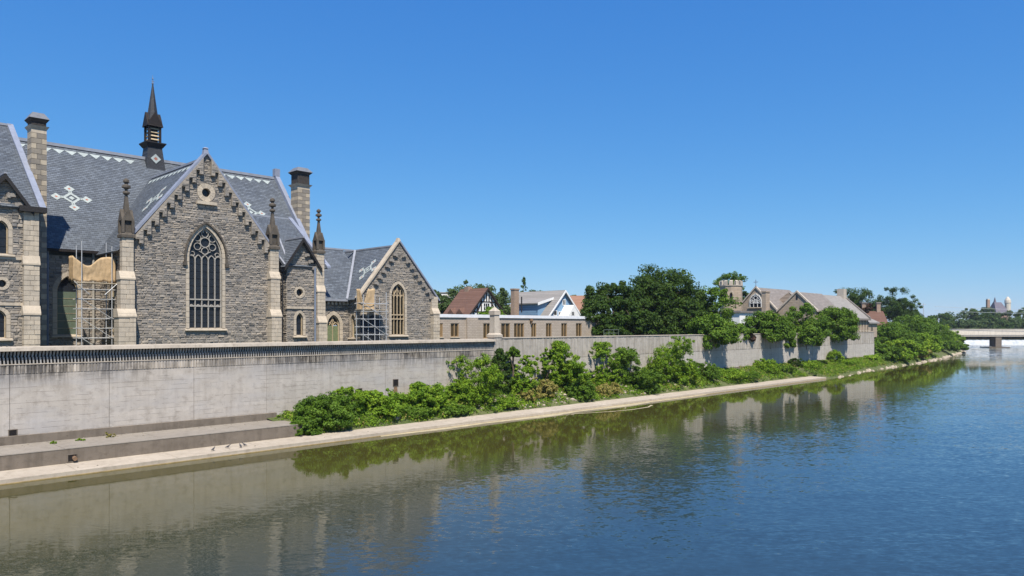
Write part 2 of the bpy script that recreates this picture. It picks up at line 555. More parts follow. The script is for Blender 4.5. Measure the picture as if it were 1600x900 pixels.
def wall_face(mb, P, outline, holes=(), depth=.35, t=.5):
    loops = [outline] + list(holes)
    flat = [p for l in loops for p in l]
    tris = tessellate_polygon([[Vector((x, z, 0)) for x, z in l] for l in loops])
    mb.faces([P(x, z) for x, z in flat], [tuple(f) for f in tris], t)
    for l in holes:
        n = len(l)
        for i in range(n):
            a, b = l[i], l[(i + 1) % n]
            mb.poly([P(*a), P(*b), P(*b, -depth), P(*a, -depth)], t)

def arch(cx, a, z0, zs, rise, n=8, off=0.0, jamb=.45):
    """pointed opening outline, from the lower left round to the lower right"""
    Rr = (a * a + rise * rise) / (2 * a)
    c = Rr - a
    Ro = Rr + off
    th = math.acos(c / Ro)
    pts = []
    nj = max(1, int((zs - z0) / jamb))
    for i in range(nj):
        pts.append((cx - a - off, z0 + (zs - z0) * i / nj))
    for i in range(n + 1):
        q = th * i / n
        pts.append((cx + c - Ro * math.cos(q), zs + Ro * math.sin(q)))
    for i in range(n - 1, -1, -1):
        q = th * i / n
        pts.append((cx - c + Ro * math.cos(q), zs + Ro * math.sin(q)))
    for i in range(nj - 1, -1, -1):
        pts.append((cx + a + off, z0 + (zs - z0) * i / nj))
    return pts

def rect(x0, x1, z0, z1):
    return [(x0, z0), (x0, z1), (x1, z1), (x1, z0)]

def circle(cx, cz, r, n=20):
    return [(cx - r * math.cos(2 * math.pi * i / n), cz + r * math.sin(2 * math.pi * i / n)) for i in range(n)]

def voussoirs(mb, P, inn, out, d0, d1, closed=False, jit=.012):
    n = len(inn)
    for i in range(n if closed else n - 1):
        j = (i + 1) % n
        a, b, c, d = inn[i], inn[j], out[j], out[i]
        k = rng.uniform(-jit, jit)
        g = .03
        lerp = lambda p, q, s: (p[0] + (q[0] - p[0]) * s, p[1] + (q[1] - p[1]) * s)
        a2, b2, c2, d2 = lerp(a, b, g), lerp(b, a, g), lerp(c, d, g), lerp(d, c, g)
        mb.hexa([P(*p, d0) for p in (a2, b2, c2, d2)] + [P(*p, d1 + k) for p in (a2, b2, c2, d2)], rng.random())

def ring(mb, P, cx, cz, r0, r1, d0, d1, n=14, t=.5):
    voussoirs(mb, P, circle(cx, cz, r0, n), circle(cx, cz, r1, n), d0, d1, True, 0)

def bar(mb, P, x0, x1, z0, z1, d0, d1, t=.5):
    mb.hexa([P(x0, z0, d0), P(x1, z0, d0), P(x1, z1, d0), P(x0, z1, d0),
             P(x0, z0, d1), P(x1, z0, d1), P(x1, z1, d1), P(x0, z1, d1)], t)

def strip(mb, P, pts, w, d0, d1, t=.5):
    for (xa, za), (xb, zb) in zip(pts, pts[1:]):
        l = math.hypot(xb - xa, zb - za) or 1
        nx, nz = -(zb - za) / l * w / 2, (xb - xa) / l * w / 2
        q = [(xa - nx, za - nz), (xb - nx, zb - nz), (xb + nx, zb + nz), (xa + nx, za + nz)]
        mb.hexa([P(*p, d0) for p in q] + [P(*p, d1) for p in q], t)

def window(parent, P, cx, a, z0, zs, rise, lights=1, transoms=(), rosette=False, sur=.26, hood=False, glass='glass', frame_mat='tracery', deep=.28, sill=True, door=False):
    o0 = arch(cx, a, z0, zs, rise)
    o1 = arch(cx, a, z0, zs, rise, off=sur)
    mb = MB()
    strip(mb, P, arch(cx, a - .045, z0 + .0, zs, rise * (a - .045) / a), (.09 if rosette or door else .055), -deep + .01, -deep + .16)
    win = part(mb, 'arched_window' if not door else 'arched_doorway', M[frame_mat], parent)
    mb = MB()
    voussoirs(mb, P, o0, o1, -.2, .045)
    part(mb, 'surround', M['ashlar'], win, 'stuff')
    mw = .036 if rosette else .027
    zg = z0 if not door else zs - .1
    # one pane for each light, one for the head
    for i in range(lights):
        xa, xb = cx - a + 2 * a * i / lights, cx - a + 2 * a * (i + 1) / lights
        if zs - zg > .2:
            mb = MB(); mb.poly([P(x, z, -deep) for x, z in rect(xa, xb, zg, zs)], rng.random())
            part(mb, 'pane', M[glass], win)
    head = [p for p in o0 if p[1] >= zs - 1e-6]
    mb = MB(); mb.poly([P(*p, -deep) for p in head], rng.random())
    part(mb, 'pane', M['glass'], win)
    for i in range(1, lights):
        x = cx - a + 2 * a * i / lights
        mb = MB(); bar(mb, P, x - mw, x + mw, z0, zs + (0 if rosette else rise * .5), -deep + .012, -deep + .15)
        part(mb, 'mullion', M[frame_mat], win)
    for z in transoms:
        mb = MB(); bar(mb, P, cx - a, cx + a, z - .055, z + .055, -deep + .014, -deep + .17)
        part(mb, 'transom', M[frame_mat], win)
    # saddle bars of the leaded lights
    mb = MB()
    z = zg + .55
    while z < zs:
        bar(mb, P, cx - a, cx + a, z - .012, z + .012, -deep + .004, -deep + .03)
        z += .62
    if mb.v: part(mb, 'saddle_bars', M['iron'] if glass != 'green_glass' else M[frame_mat], win, 'stuff')
    if lights > 1:
        mb = MB()
        lw = 2 * a / lights
        for zz in [zs] + ([t for t in transoms][-1:] if rosette else []):
            for i in range(lights):
                c0 = cx - a + lw * (i + .5)
                pts = arch(c0, lw / 2 - .02, zz - .3 if zz != zs else zs - .25, zz - .3 if zz != zs else zs - .25, lw * .75, 4)
                strip(mb, P, pts, .06, -deep + .01, -deep + .12)
        if rosette:
            zc = zs + rise * .5
            ring(mb, P, cx, zc, a * .27, a * .27 + .07, -deep + .01, -deep + .13, 16)
            for q in range(6):
                an = math.pi / 6 + q * math.pi / 3
                rr = a * .19
                ring(mb, P, cx + a * .52 * math.cos(an), zc + a * .52 * math.sin(an), rr, rr + .055, -deep + .012, -deep + .12, 12)
            for s in (-1, 1):
                ring(mb, P, cx + s * a * .76, zs + rise * .10, a * .12, a * .12 + .05, -deep + .01, -deep + .11, 10)
            strip(mb, P, [(cx - a * .12, zs + rise * .82), (cx, zs + rise * .94), (cx + a * .12, zs + rise * .82)], .06, -deep + .01, -deep + .12)
            strip(mb, P, [(cx - a * .35, zs + rise * .2), (cx, zs + rise * .1), (cx + a * .35, zs + rise * .2)], .05, -deep + .01, -deep + .11)
        else:
            strip(mb, P, [(cx - a * .5, zs), (cx - a * .1, zs + rise * .5), (cx + a * .1, zs + rise * .8)], .06, -deep + .01, -deep + .12)
            strip(mb, P, [(cx + a * .5, zs), (cx + a * .1, zs + rise * .5), (cx - a * .1, zs + rise * .8)], .06, -deep + .01, -deep + .12)
        part(mb, 'tracery', M[frame_mat], win, 'stuff')
    if sill:
        mb = MB()
        s = a + sur + .12
        mb.hexa([P(cx - s, z0 - .20, -.3), P(cx + s, z0 - .20, -.3), P(cx + s, z0 + .04, -.3), P(cx - s, z0 + .04, -.3),
                 P(cx - s, z0 - .20, .24), P(cx + s, z0 - .20, .24), P(cx + s, z0 - .10, .24), P(cx - s, z0 - .10, .24)], .2)
        part(mb, 'sill', M['ashlar'], win)
    if hood:
        i0 = arch(cx, a, zs - .5, zs, rise, off=sur + .03, jamb=.6)
        i1 = arch(cx, a, zs - .5, zs, rise, off=sur + .17, jamb=.6)
        mb = MB(); voussoirs(mb, P, i0, i1, -.05, .2, False, 0)
        for s in (-1, 1):
            x = cx + s * (a + sur + .12)
            bar(mb, P, x - .16, x + .16, zs - .78, zs - .47, 0, .22)
        part(mb, 'hood_mould', M['ashlar_dark'], win)
    return win

def roof_slope(parent, e0, e1, r1, r0, mat, name='roof', step=.24, lift=.028):
    """courses of slate from the eave e0-e1 up to the ridge r0-r1, each lapping the one below"""
    e0, e1, r0, r1 = map(Vector, (e0, e1, r0, r1))
    n = max(3, int(((r0 - e0).length + (r1 - e1).length) / 2 / step))
    nor = (e1 - e0).cross(r0 - e0) if (e1 - e0).length > .01 else (r1 - r0).cross(r0 - e0)
    nor.normalize()
    if nor.z < 0: nor = -nor
    mb = MB()
    for i in range(n):
        a0, a1 = e0.lerp(r0, i / n), e1.lerp(r1, i / n)
        b0, b1 = e0.lerp(r0, (i + 1) / n), e1.lerp(r1, (i + 1) / n)
        mb.faces([a0, a1, a1 + nor * lift, a0 + nor * lift, b1 + nor * .002, b0 + nor * .002],
                 [(0, 1, 2, 3), (3, 2, 4, 5)], rng.random())
    mb.poly([e0 - nor * .12, e1 - nor * .12, r1 - nor * .12, r0 - nor * .12])
    mb.poly([e0 - nor * .12, e1 - nor * .12, e1, e0])
    return part(mb, name, mat, parent, recalc=False)

class Slope:
    """2-D drawing plane on a roof: p(a, b) with a along the eave and b up the slope"""
    def __init__(s, o, a, b):
        s.o, s.a, s.b = Vector(o), Vector(a).normalized(), Vector(b).normalized()
        s.n = s.a.cross(s.b)
        if s.n.z < 0: s.n = -s.n

    def p(s, a, b, off=0.04):
        return s.o + s.a * a + s.b * b + s.n * off

    def tile(s, mb, pts, t=.5, h=(.025, .05)):
        mb.prism([s.p(*q, h[0]) for q in pts], [s.p(*q, h[1]) for q in pts], t)

def diamond(x, y, r):
    return [(x - r, y), (x, y + r), (x + r, y), (x, y - r)]

def slate_cross(parent, sl, k=1.0):
    mb = MB()
    def sq_ring(x, y, ro, ri):
        o, i = diamond(x, y, ro), diamond(x, y, ri)
        for q in range(4):
            sl.tile(mb, [o[q], o[(q + 1) % 4], i[(q + 1) % 4], i[q]], rng.random())
    sq_ring(0, 0, .95 * k, .58 * k)
    sl.tile(mb, diamond(0, 0, .30 * k))
    for dx, dy in ((1, 0), (-1, 0), (0, 1), (0, -1)):
        sq_ring(dx * 1.5 * k, dy * 1.5 * k, .56 * k, .16 * k)
        px_, py_ = -dy * .17 * k, dx * .17 * k
        sl.tile(mb, [(dx * .80 * k + px_, dy * .80 * k + py_), (dx * 1.1 * k + px_, dy * 1.1 * k + py_), (dx * 1.1 * k - px_, dy * 1.1 * k - py_), (dx * .80 * k - px_, dy * .80 * k - py_)])
    c = part(mb, 'slate_cross', M['white_slate'], parent)
    for dx, dy in ((1, 0), (-1, 0), (0, 1), (0, -1)):
        mb = MB(); sl.tile(mb, diamond(dx * 1.5 * k, dy * 1.5 * k, .17 * k))
        part(mb, 'red_slate', M['red_slate'], c)

def zigzag(parent, sl, length, w=1.0, h=.55):
    n = int(length / w)
    for i in range(n):
        mb = MB(); sl.tile(mb, [(i * w, 0), (i * w + w, 0), (i * w + w / 2, -h)], rng.random())
        part(mb, 'border_slate', M['white_slate'], parent)

def courses(parent, u0, u1, v0, v1, z0, z1, mat='ashlar', h=.36, name='block', single=False, tint=None):
    """a shaft of squared blocks, one or two to a course, joints recessed"""
    n = max(1, int(round((z1 - z0) / h)))
    h = (z1 - z0) / n
    for i in range(n):
        a, b = z0 + i * h, z0 + (i + 1) * h - .028
        split = [u0, u1]
        if not single and u1 - u0 > .75:
            m = u0 + (u1 - u0) * (rng.uniform(.3, .42) if i % 2 else rng.uniform(.58, .7))
            split = [u0, m, u1]
        for k in range(len(split) - 1):
            j = rng.uniform(0, .035)
            mb = MB(); mb.box(split[k] + (.014 if k else 0), split[k + 1] - (.014 if k < len(split) - 2 else 0), v0 - j, v1, a, b, rng.random() if tint is None else tint(i, k))
            part(mb, name, M[mat], parent, recalc=False)

def weathering(mb, u0, u1, v0, v1, z0, z1, back, t=.2):
    """sloped offset between two buttress stages"""
    mb.hexa([(u0, v0, z0), (u1, v0, z0), (u1, v1, z0), (u0, v1, z0),
             (u0, back, z1), (u1, back, z1), (u1, v1, z1), (u0, v1, z1)], t)

def buttress(parent, u0, u1, vwall, stages, flank=()):
    """stages: (ztop, projection, widening) from the ground up"""
    mb = MB()
    z = GROUND
    core = []
    for i, (zt, pr, wd) in enumerate(stages):
        core.append((z, zt, pr, wd)); z = zt
    for i, (a, b, pr, wd) in enumerate(core):
        mb.box(u0 - wd + .02, u1 + .0 - .02, vwall - pr + .02, vwall + .25, a, b)
        if i < len(core) - 1:
            nx = core[i + 1]
            weathering(mb, u0 - wd - .06, u1 + .05, vwall - pr - .07, vwall + .2, b - .30, b - .18, vwall - pr - .07)
            weathering(mb, u0 - wd - .06, u1 + .05, vwall - pr - .07, vwall + .2, b - .18, b + .38, vwall - nx[2] - .02)
    bt = part(mb, 'buttress', M['ashlar'], parent)
    for i, (a, b, pr, wd) in enumerate(core):
        courses(bt, u0 - wd, u1, vwall - pr, vwall + .2, a, b - (.30 if i < len(core) - 1 else 0))
    return bt

def pinnacle(parent, u, v, z, s=1.0):
    mb = MB()
    mb.box(u - .56 * s, u + .56 * s, v - .56 * s, v + .56 * s, z, z + .22 * s)
    mb.taper(u, v, z + .22 * s, z + .42 * s, .56 * s, .44 * s)
    pn = part(mb, 'pinnacle', M['ashlar_dark'], parent)
    mb = MB()
    w = .40 * s
    for sx in (-1, 1):
        for sy in (-1, 1):
            mb.box(u + sx * w - .11 * s, u + sx * w + .11 * s, v + sy * w - .11 * s, v + sy * w + .11 * s, z + .42 * s, z + 1.55 * s)
    mb.box(u - .3 * s, u + .3 * s, v - .3 * s, v + .3 * s, z + .42 * s, z + 1.6 * s, .9)
    part(mb, 'shaft', M['ashlar_dark'], pn)
    mb = MB()
    e = .50 * s
    for ax in (0, 1):
        for sg in (-1, 1):
            if ax == 0:
                tri = lambda q: [(u - e, v + sg * q, z + 1.45 * s), (u + e, v + sg * q, z + 1.45 * s), (u, v + sg * q, z + 2.45 * s)]
            else:
                tri = lambda q: [(u + sg * q, v - e, z + 1.45 * s), (u + sg * q, v + e, z + 1.45 * s), (u + sg * q, v, z + 2.45 * s)]
            mb.prism(tri(e), tri(.05))
    part(mb, 'gablet', M['ashlar_dark'], pn)
    mb = MB()
    mb.taper(u, v, z + 1.7 * s, z + 3.75 * s, .28 * s, .09 * s)
    part(mb, 'spirelet', M['ashlar_dark'], pn)
    mb = MB()
    mb.lathe((u, v, z + 3.7 * s), [(.10 * s, 0), (.30 * s, .12 * s), (.30 * s, .25 * s), (.12 * s, .35 * s), (.12 * s, .5 * s), (.36 * s, .62 * s), (.36 * s, .78 * s), (.14 * s, .92 * s),
                                   (.14 * s, 1.02 * s), (.27 * s, 1.12 * s), (.24 * s, 1.3 * s), (.04 * s, 1.45 * s)], 8)
    part(mb, 'finial', M['ashlar_dark'], pn)

def coping(parent, P, pts, w, d0, d1, mat, name='coping'):
    """stone or lead along the slopes of a gable, pts from foot over apex to foot, lying on top of the line"""
    for (xa, za), (xb, zb) in zip(pts, pts[1:]):
        l = math.hypot(xb - xa, zb - za)
        nx, nz = -(zb - za) / l * w, (xb - xa) / l * w
        if nz < 0: nx, nz = -nx, -nz
        q = [(xa, za), (xb, zb), (xb + nx, zb + nz), (xa + nx, za + nz)]
        mb = MB(); mb.hexa([P(*p, d0) for p in q] + [P(*p, d1) for p in q])
        part(mb, name, M[mat], parent)

def stepped_corbels(parent, P, foot, apex, n, w, proud=.33, lone=False):
    """raised masonry under the coping whose lower edge goes up in steps; or lone corbel stones"""
    (xf, zf), (xa, za) = foot, apex
    mb = MB()
    sl = (za - zf) / (xa - xf)
    for i in range(n):
        x0 = xf + (xa - xf) * i / n
        x1 = xf + (xa - xf) * (i + 1) / n
        z0_, z1_ = zf + sl * (x0 - xf), zf + sl * (x1 - xf)
        if lone:
            m, k = (x0 + x1) / 2, math.copysign(w * .25, xa - xf)
            q = MB()
            bar(q, P, m - w * .36 - k, m + w * .3 - k, z0_ - .42, z0_ - .16, -.05, proud, .3)
            bar(q, P, m - w * .2 + k, m + w * .3 + k, z0_ - .50, z0_ - .18, -.05, proud * .8, .3)
            part(q, 'corbel', M['rubble'], parent)
            continue
        xm = (x0 + x1) / 2
        for xa_, xb_, dz, pr in ((x0, xm, .34, proud * .98), (xm, x1, 0.0, proud)):     # the half towards the apex hangs lower
            zl = z0_ - .62 + dz
            ta, tb = zf + sl * (xa_ - xf), zf + sl * (xb_ - xf)
            a, b = xa_, xb_
            if a > b: a, b, ta, tb = b, a, tb, ta
            if min(ta, tb) - zl < .05: continue
            mb.hexa([P(a, zl, -.1), P(b, zl, -.1), P(b, tb, -.1), P(a, ta, -.1), P(a, zl, pr), P(b, zl, pr), P(b, tb, pr), P(a, ta, pr)])
        a, b = min(x0, x1), max(x0, x1)
        ta, tb = (z0_, z1_) if x0 < x1 else (z1_, z0_)
        h0, h1 = (z0_ - .28, z0_ - .62) if x0 < x1 else (z0_ - .62, z0_ - .28)
        stones(lambda x, z, o=0: P(x, z, o + proud), [(a, h0), (xm, h0), (xm, h1), (b, h1), (b, tb - .02), (a, ta - .02)], (), (.16, .28), (.28, .6), (.012, .03))
    if mb.v: part(mb, 'stepped_course', M['mortar'], parent, 'stuff')

def cham_chimney(parent, u, v, su, sv, z0, z1, body_top, label=None):
    mb = MB()
    mb.box(u - su + .03, u + su - .03, v - sv + .03, v + sv - .03, z0, z1 - .3)
    ch = part(mb, 'chimney', M['chimney_stone'], parent, label=label)
    courses(ch, u - su, u + su, v - sv, v + sv, z0, body_top, 'chimney_stone', .40, tint=lambda i, k: (0.05 if (i + k) % 2 else .95) * rng.uniform(.7, 1))
    mb = MB()
    zc = body_top
    mb.box(u - su * 1.0, u + su * 1.0, v - sv * 1.0, v + sv * 1.0, zc, zc + .30)
    mb.taper(u, v, zc + .30, zc + .55, su * 1.02, su * 1.3, sv * 1.02, sv * 1.3)
    part(mb, 'cornice', M['ashlar'], ch)
    mb = MB()
    mb.box(u - su * .96, u + su * .96, v - sv * .96, v + sv * .96, zc + .55, z1 - .75)
    mb.taper(u, v, z1 - .75, z1 - .5, su * 1.0, su * 1.32, sv * 1.0, sv * 1.32)
    for k in (-.5, 0, .5):
        mb.box(u + su * k - .09, u + su * k + .09, v - sv * 1.0, v + sv * .96, zc + .62, z1 - .8, .9)
    part(mb, 'chimney_head', M['soot'], ch)
    mb = MB()
    mb.taper(u, v, z1 - .498, z1, su * 1.34, su * .75, sv * 1.34, sv * .75)
    part(mb, 'cap', M['chimney_cap'], ch)

# ------------------------------------------------------------------ the stone church
church = thing('stone_church', 'large grey rubble stone church with slate roofs, pinnacles and a small black spire', 'church', (17.3, 13, GROUND))
G = GROUND

# --- great gable (transept) facing the river
VG, UA, UB, UM = 13.0, 11.0, 23.6, 17.3
EZ, RZ, AZ = 15.4, 23.4, 23.75
P = front(VG)
out = [(UA, G), (UA, EZ + .3), (UM, AZ), (UB, EZ + .3), (UB, G)]
bw = dict(cx=UM - .02, a=1.42, z0=zpx(513, 17.3, VG), zs=zpx(402, 17.3, VG), rise=2.55)
RW = (UM, zpx(301, UM, VG))
h_big = arch(bw['cx'], bw['a'], bw['z0'], bw['zs'], bw['rise'])
h_rnd = circle(*RW, .38)
mb = MB(); wall_face(mb, P, out, [h_big, h_rnd])
part(mb, 'wall', M['mortar'], church)
stones(P, out, [arch(bw['cx'], bw['a'], bw['z0'] - .2, bw['zs'], bw['rise'], off=.28), circle(*RW, .78)])
window(church, P, lights=5, transoms=(zpx(468, 17.3, VG), zpx(461, 17.3, VG) - .95), rosette=True, hood=True, **bw)
mb = MB(); voussoirs(mb, P, circle(*RW, .38, 14), circle(*RW, .78, 14), -.25, .05, True)
rw = part(mb, 'round_window', M['ashlar'], church)
mb = MB(); mb.poly([P(*p, -.3) for p in circle(*RW, .4)]); part(mb, 'pane', M['glass'], rw)
mb = MB(); bar(mb, P, UM - .85, UM + .85, RW[1] - 1.05, RW[1] - .78, -.05, .28, .2); part(mb, 'sill', M['ashlar'], rw)
coping(church, P, [(UA - .35, EZ - .05), (UM, AZ), (UB + .35, EZ - .05)], .17, -.55, .24, 'coping_lead')
mb = MB(); mb.taper(UM, VG + .15, AZ - .1, AZ + .5, .24, .16); mb.taper(UM, VG + .15, AZ + .5, AZ + .62, .22, .1); part(mb, 'apex_stone', M['coping_lead'], church)
stepped_corbels(church, P, (UA + .5, EZ + .88), (UM - .35, AZ - .42), 9, .62)
stepped_corbels(church, P, (UB - .5, EZ + .88), (UM + .35, AZ - .42), 9, .62)
# its roof, running back into the nave
RV = 25.2
NV, NEZ, NRV, NRZ, NU0, NU1 = 19.6, 15.4, 28.0, 25.75, 3.0, 31.6
roof_slope(church, (UA - .5, VG + .55, EZ - .35), (UA - .5, NV - .3, EZ - .35), (UM, RV + 1, RZ), (UM, VG + .55, RZ), M['slate_v'])
roof_slope(church, (UB + .5, VG + .55, EZ - .35), (UB + .5, NV - .3, EZ - .35), (UM, RV + 1, RZ), (UM, VG + .55, RZ), M['slate_v'])
ls = Slope((UM, VG + .6, RZ), (0, 1, 0), (UA - .5 - UM, 0, EZ - .35 - RZ))
ls.b = -ls.b
slate_cross(church, Slope(ls.p(3.6, -4.3, 0), ls.a, ls.b), .8)
zigzag(church, Slope(ls.p(1.4, -.5, 0), ls.a, ls.b), 10.0)
mb = MB(); mb.box(UM - .16, UM + .16, VG + .5, RV, RZ - .05, RZ + .14); part(mb, 'ridge_cap', M['lead'], church)
# side wall of the transept
P2 = side(UA)
o2 = [(VG, G), (VG, EZ - .3), (NV, EZ - .3), (NV, G)]
sw = dict(cx=16.6, a=.62, z0=8.2, zs=11.8, rise=1.2)
mb = MB(); wall_face(mb, P2, o2, [arch(**sw)]); part(mb, 'wall', M['mortar'], church); mb = MB(); mb.poly([(UB, VG, G), (UB, NV, G), (UB, NV, EZ), (UB, VG, EZ)]); part(mb, 'wall', M['mortar'], church)
stones(P2, o2, [arch(sw['cx'], sw['a'], sw['z0'] - .2, sw['zs'], sw['rise'], off=.28)])
window(church, P2, glass='green_glass', frame_mat='tan_frame', **sw)
# buttresses and pinnacles of the great gable
for ub, wd in ((10.5, 1), (23.0, .3)):
    buttress(church, ub, ub + .84, VG, [(zpx(490, ub, VG), .9, .42 * wd), (zpx(431, ub, VG), .62, .2 * wd), (16.05, .36, 0)])
    pinnacle(church, ub + .42, VG + .02, 16.05, .92)

# --- nave roof and the bay between the wing and the great gable
roof_slope(church, (NU0, NV - .4, NEZ), (NU1, NV - .4, NEZ), (NU1, NRV, NRZ), (NU0, NRV, NRZ), M['slate_u'])
mb = MB(); mb.poly([(NU0, NRV, NRZ), (NU1, NRV, NRZ), (NU1, 37, NEZ), (NU0, 37, NEZ)])
mb.poly([(NU0, 36.5, G), (NU1, 36.5, G), (NU1, 36.5, NEZ), (NU0, 36.5, NEZ)]); part(mb, 'roof', M['slate_u'], church)
mb = MB(); mb.box(NU0, NU1 - .2, NRV - .2, NRV + .2, NRZ - .08, NRZ + .2); part(mb, 'ridge_cap', M['lead'], church)
ns = Slope((NU0, NRV, NRZ), (1, 0, 0), (0, NRV - NV + .4, NRZ - NEZ))
for ua_, ub_ in ((3.2, 17.0), (20.6, 31.2)):
    zigzag(church, Slope(ns.p(ua_ - NU0, -.55, 0), ns.a, ns.b), ub_ - ua_, 1.02, .62)
def on_nave(x, y):                             # a point of the nave slope under a pixel of the photograph
    v = 24.0
    for _ in range(12):
        u = upx(x, v); z = zpx(y, u, v)
        v = .5 * v + .5 * (NV - .4 + (z - NEZ) * (NRV - NV + .4) / (NRZ - NEZ))
    return Vector((u, v, z))
slate_cross(church, Slope(on_nave(112, 310), ns.a, ns.b), .8)
slate_cross(church, Slope(on_nave(392, 332), ns.a, ns.b), .8)
P3 = front(NV)
o3 = [(5.0, G), (5.0, NEZ - .5), (UA, NEZ - .5), (UA, G)]
nw = dict(cx=8.5, a=.78, z0=8.3, zs=11.9, rise=1.3)
mb = MB(); wall_face(mb, P3, o3, [arch(**nw)]); part(mb, 'wall', M['mortar'], church)
stones(P3, o3, [arch(nw['cx'], nw['a'], nw['z0'] - .2, nw['zs'], nw['rise'], off=.32)])
window(church, P3, glass='green_glass', frame_mat='tan_frame', sur=.32, **nw)
mb = MB(); mb.box(5.5, UA - .3, NV - .58, NV - .36, NEZ - .22, NEZ - .02); part(mb, 'gutter', M['brown_timber'], church)
mb = MB(); mb.tube((7.0, NV - .2, G), (7.0, NV - .2, NEZ - .2), .11, n=8); part(mb, 'downpipe', M['pipe_blue'], church)
mb = MB(); mb.tube((10.4, NV - .2, G), (10.4, NV - .2, NEZ - .2), .10, n=8); part(mb, 'downpipe', M['tracery'], church)
# far end gable of the nave
mb = MB(); mb.poly([(NU1, NV, G), (NU1, 36.5, G), (NU1, 36.5, NEZ), (NU1, NRV, NRZ), (NU1, NV, NEZ)])
mb.poly([(25.2, NV, G), (NU1, NV, G), (NU1, NV, NEZ), (25.2, NV, NEZ)]); part(mb, 'wall', M['mortar'], church)
mb = MB()
for (va, za), (vb, zb) in (((NV - .5, NEZ - .1), (NRV, NRZ)), ((36.6, NEZ - .1), (NRV, NRZ))):
    mb.hexa([(NU1 - .1, va, za), (NU1 + .4, va, za), (NU1 + .4, vb, zb), (NU1 - .1, vb, zb), (NU1 - .1, va, za + .62), (NU1 + .4, va, za + .62), (NU1 + .4, vb, zb + .62), (NU1 - .1, vb, zb + .62)])
mb.box(NU1 - .15, NU1 + .45, NRV - .3, NRV + .3, NRZ + .3, NRZ + 1.15)
part(mb, 'coping', M['coping_lead'], church)

# --- chimneys
cham_chimney(church, 5.75, 17.2, .52, .60, G, zpx(178, 5.75, 17.2), zpx(238, 5.75, 17.2) + 1.4)
cham_chimney(church, 32.5, 24.0, .74, .74, G, zpx(263, 32.5, 24), zpx(300, 32.5, 24) + .2)

# --- left wing
VL, U0L, U1L = 13.0, -4.0, 4.75
PL = front(VL)
LE = 17.75
lw = [dict(cx=upx(2, VL), a=.42, z0=zpx(396, 2.6, VL), zs=zpx(358, 2.6, VL), rise=.62), dict(cx=upx(0, VL) - .05, a=.42, z0=zpx(528, 2.5, VL), zs=zpx(497, 2.5, VL), rise=.58)]
GA = (2.75, 19.65)
ol = [(U0L, G), (U0L, LE), (.9, LE - .1), GA, (4.45, LE - .1), (U1L, LE - .1), (U1L, G)]
rl = (upx(3, VL), zpx(443, 2.6, VL))
mb = MB(); wall_face(mb, PL, ol, [arch(**w) for w in lw] + [circle(*rl, .27)])
mb.poly([(U1L, VL, G), (U1L, 24, G), (U1L, 24, LE), (U1L, VL, LE)])
part(mb, 'wall', M['mortar'], church)
stones(PL, ol, [arch(w['cx'], w['a'], w['z0'] - .2, w['zs'], w['rise'], off=.26) for w in lw] + [circle(*rl, .48)])
for w in lw: window(church, PL, frame_mat='tan_frame', **w)
mb = MB(); voussoirs(mb, PL, circle(*rl, .27, 12), circle(*rl, .48, 12), -.25, .05, True); q = part(mb, 'round_window', M['ashlar'], church)
mb = MB(); mb.poly([PL(*p, -.3) for p in circle(*rl, .29)]); part(mb, 'pane', M['glass'], q)
for y in (403, 475):
    z = zpx(y, 3, VL)
    mb = MB(); mb.box(U0L, U1L - .65, VL - .12, VL + .1, z - .11, z + .11); part(mb, 'string_course', M['ashlar'], church)
buttress(church, U1L - .85, U1L + .1, VL, [(zpx(486, 4.3, VL), .6, .06), (zpx(408, 4.3, VL), .42, .03), (17.5, .26, 0)])
stones(lambda x, z, o=0: PL(x, z, o + .0), [(3.2, 16.2), (3.9, 16.2), (3.9, 17.6), (3.2, 17.9)], (), (.2, .3), (.3, .5), (.1, .16))
stepped_corbels(church, PL, (4.3, LE - .25), (2.9, 19.35), 3, .5, .3, True)
LRV, LRZ = 22.6, 25.6
roof_slope(church, (U0L - 4, VL - .3, LE - .15), (U1L + .3, VL - .3, LE - .15), (U1L + .3, LRV, LRZ), (U0L - 4, LRV, LRZ), M['slate_u'])
mb = MB(); mb.poly([(U0L - 4, LRV, LRZ), (U1L + .3, LRV, LRZ), (U1L + .3, 32, 18), (U0L - 4, 32, 18)]); part(mb, 'roof', M['slate_u'], church)
mb = MB(); mb.poly([(U1L, VL, LE - .2), (U1L, LRV, LRZ - .1), (U1L, 32, LE)]); part(mb, 'gable_wall', M['mortar'], church)
mb = MB(); a, b = Vector((U1L + .1, VL - .5, LE - .2)), Vector((U1L + .1, LRV, LRZ + .02))
dn = Vector((0, 0, .2)); du = Vector((.42, 0, 0))
mb.hexa([a, a + du, b + du, b, a + dn, a + du + dn, b + du + dn, b + dn]); part(mb, 'verge_coping', M['coping_lead'], church)
mb = MB(); mb.box(U0L - 4, U1L + .35, LRV - .15, LRV + .15, LRZ - .02, LRZ + .16); part(mb, 'ridge_cap', M['lead'], church)
mb = MB(); mb.box(3.6, U1L + .55, VL - .62, VL + .1, LE - .42, LE - .02); part(mb, 'eaves_box', M['dark_trim'], church)
lsl = Slope((0, VL - .3, LE - .15), (1, 0, 0), (0, LRV - VL + .3, LRZ - LE + .15))
mb = MB(); o, i = diamond(2.4, 6.9, .95), diamond(2.4, 6.9, .42)
for q in range(4): lsl.tile(mb, [o[q], o[(q + 1) % 4], i[(q + 1) % 4], i[q]])
q = part(mb, 'slate_cross', M['white_slate'], church)
mb = MB(); lsl.tile(mb, diamond(2.4, 6.9, .40)); part(mb, 'red_slates', M['red_slate'], q)

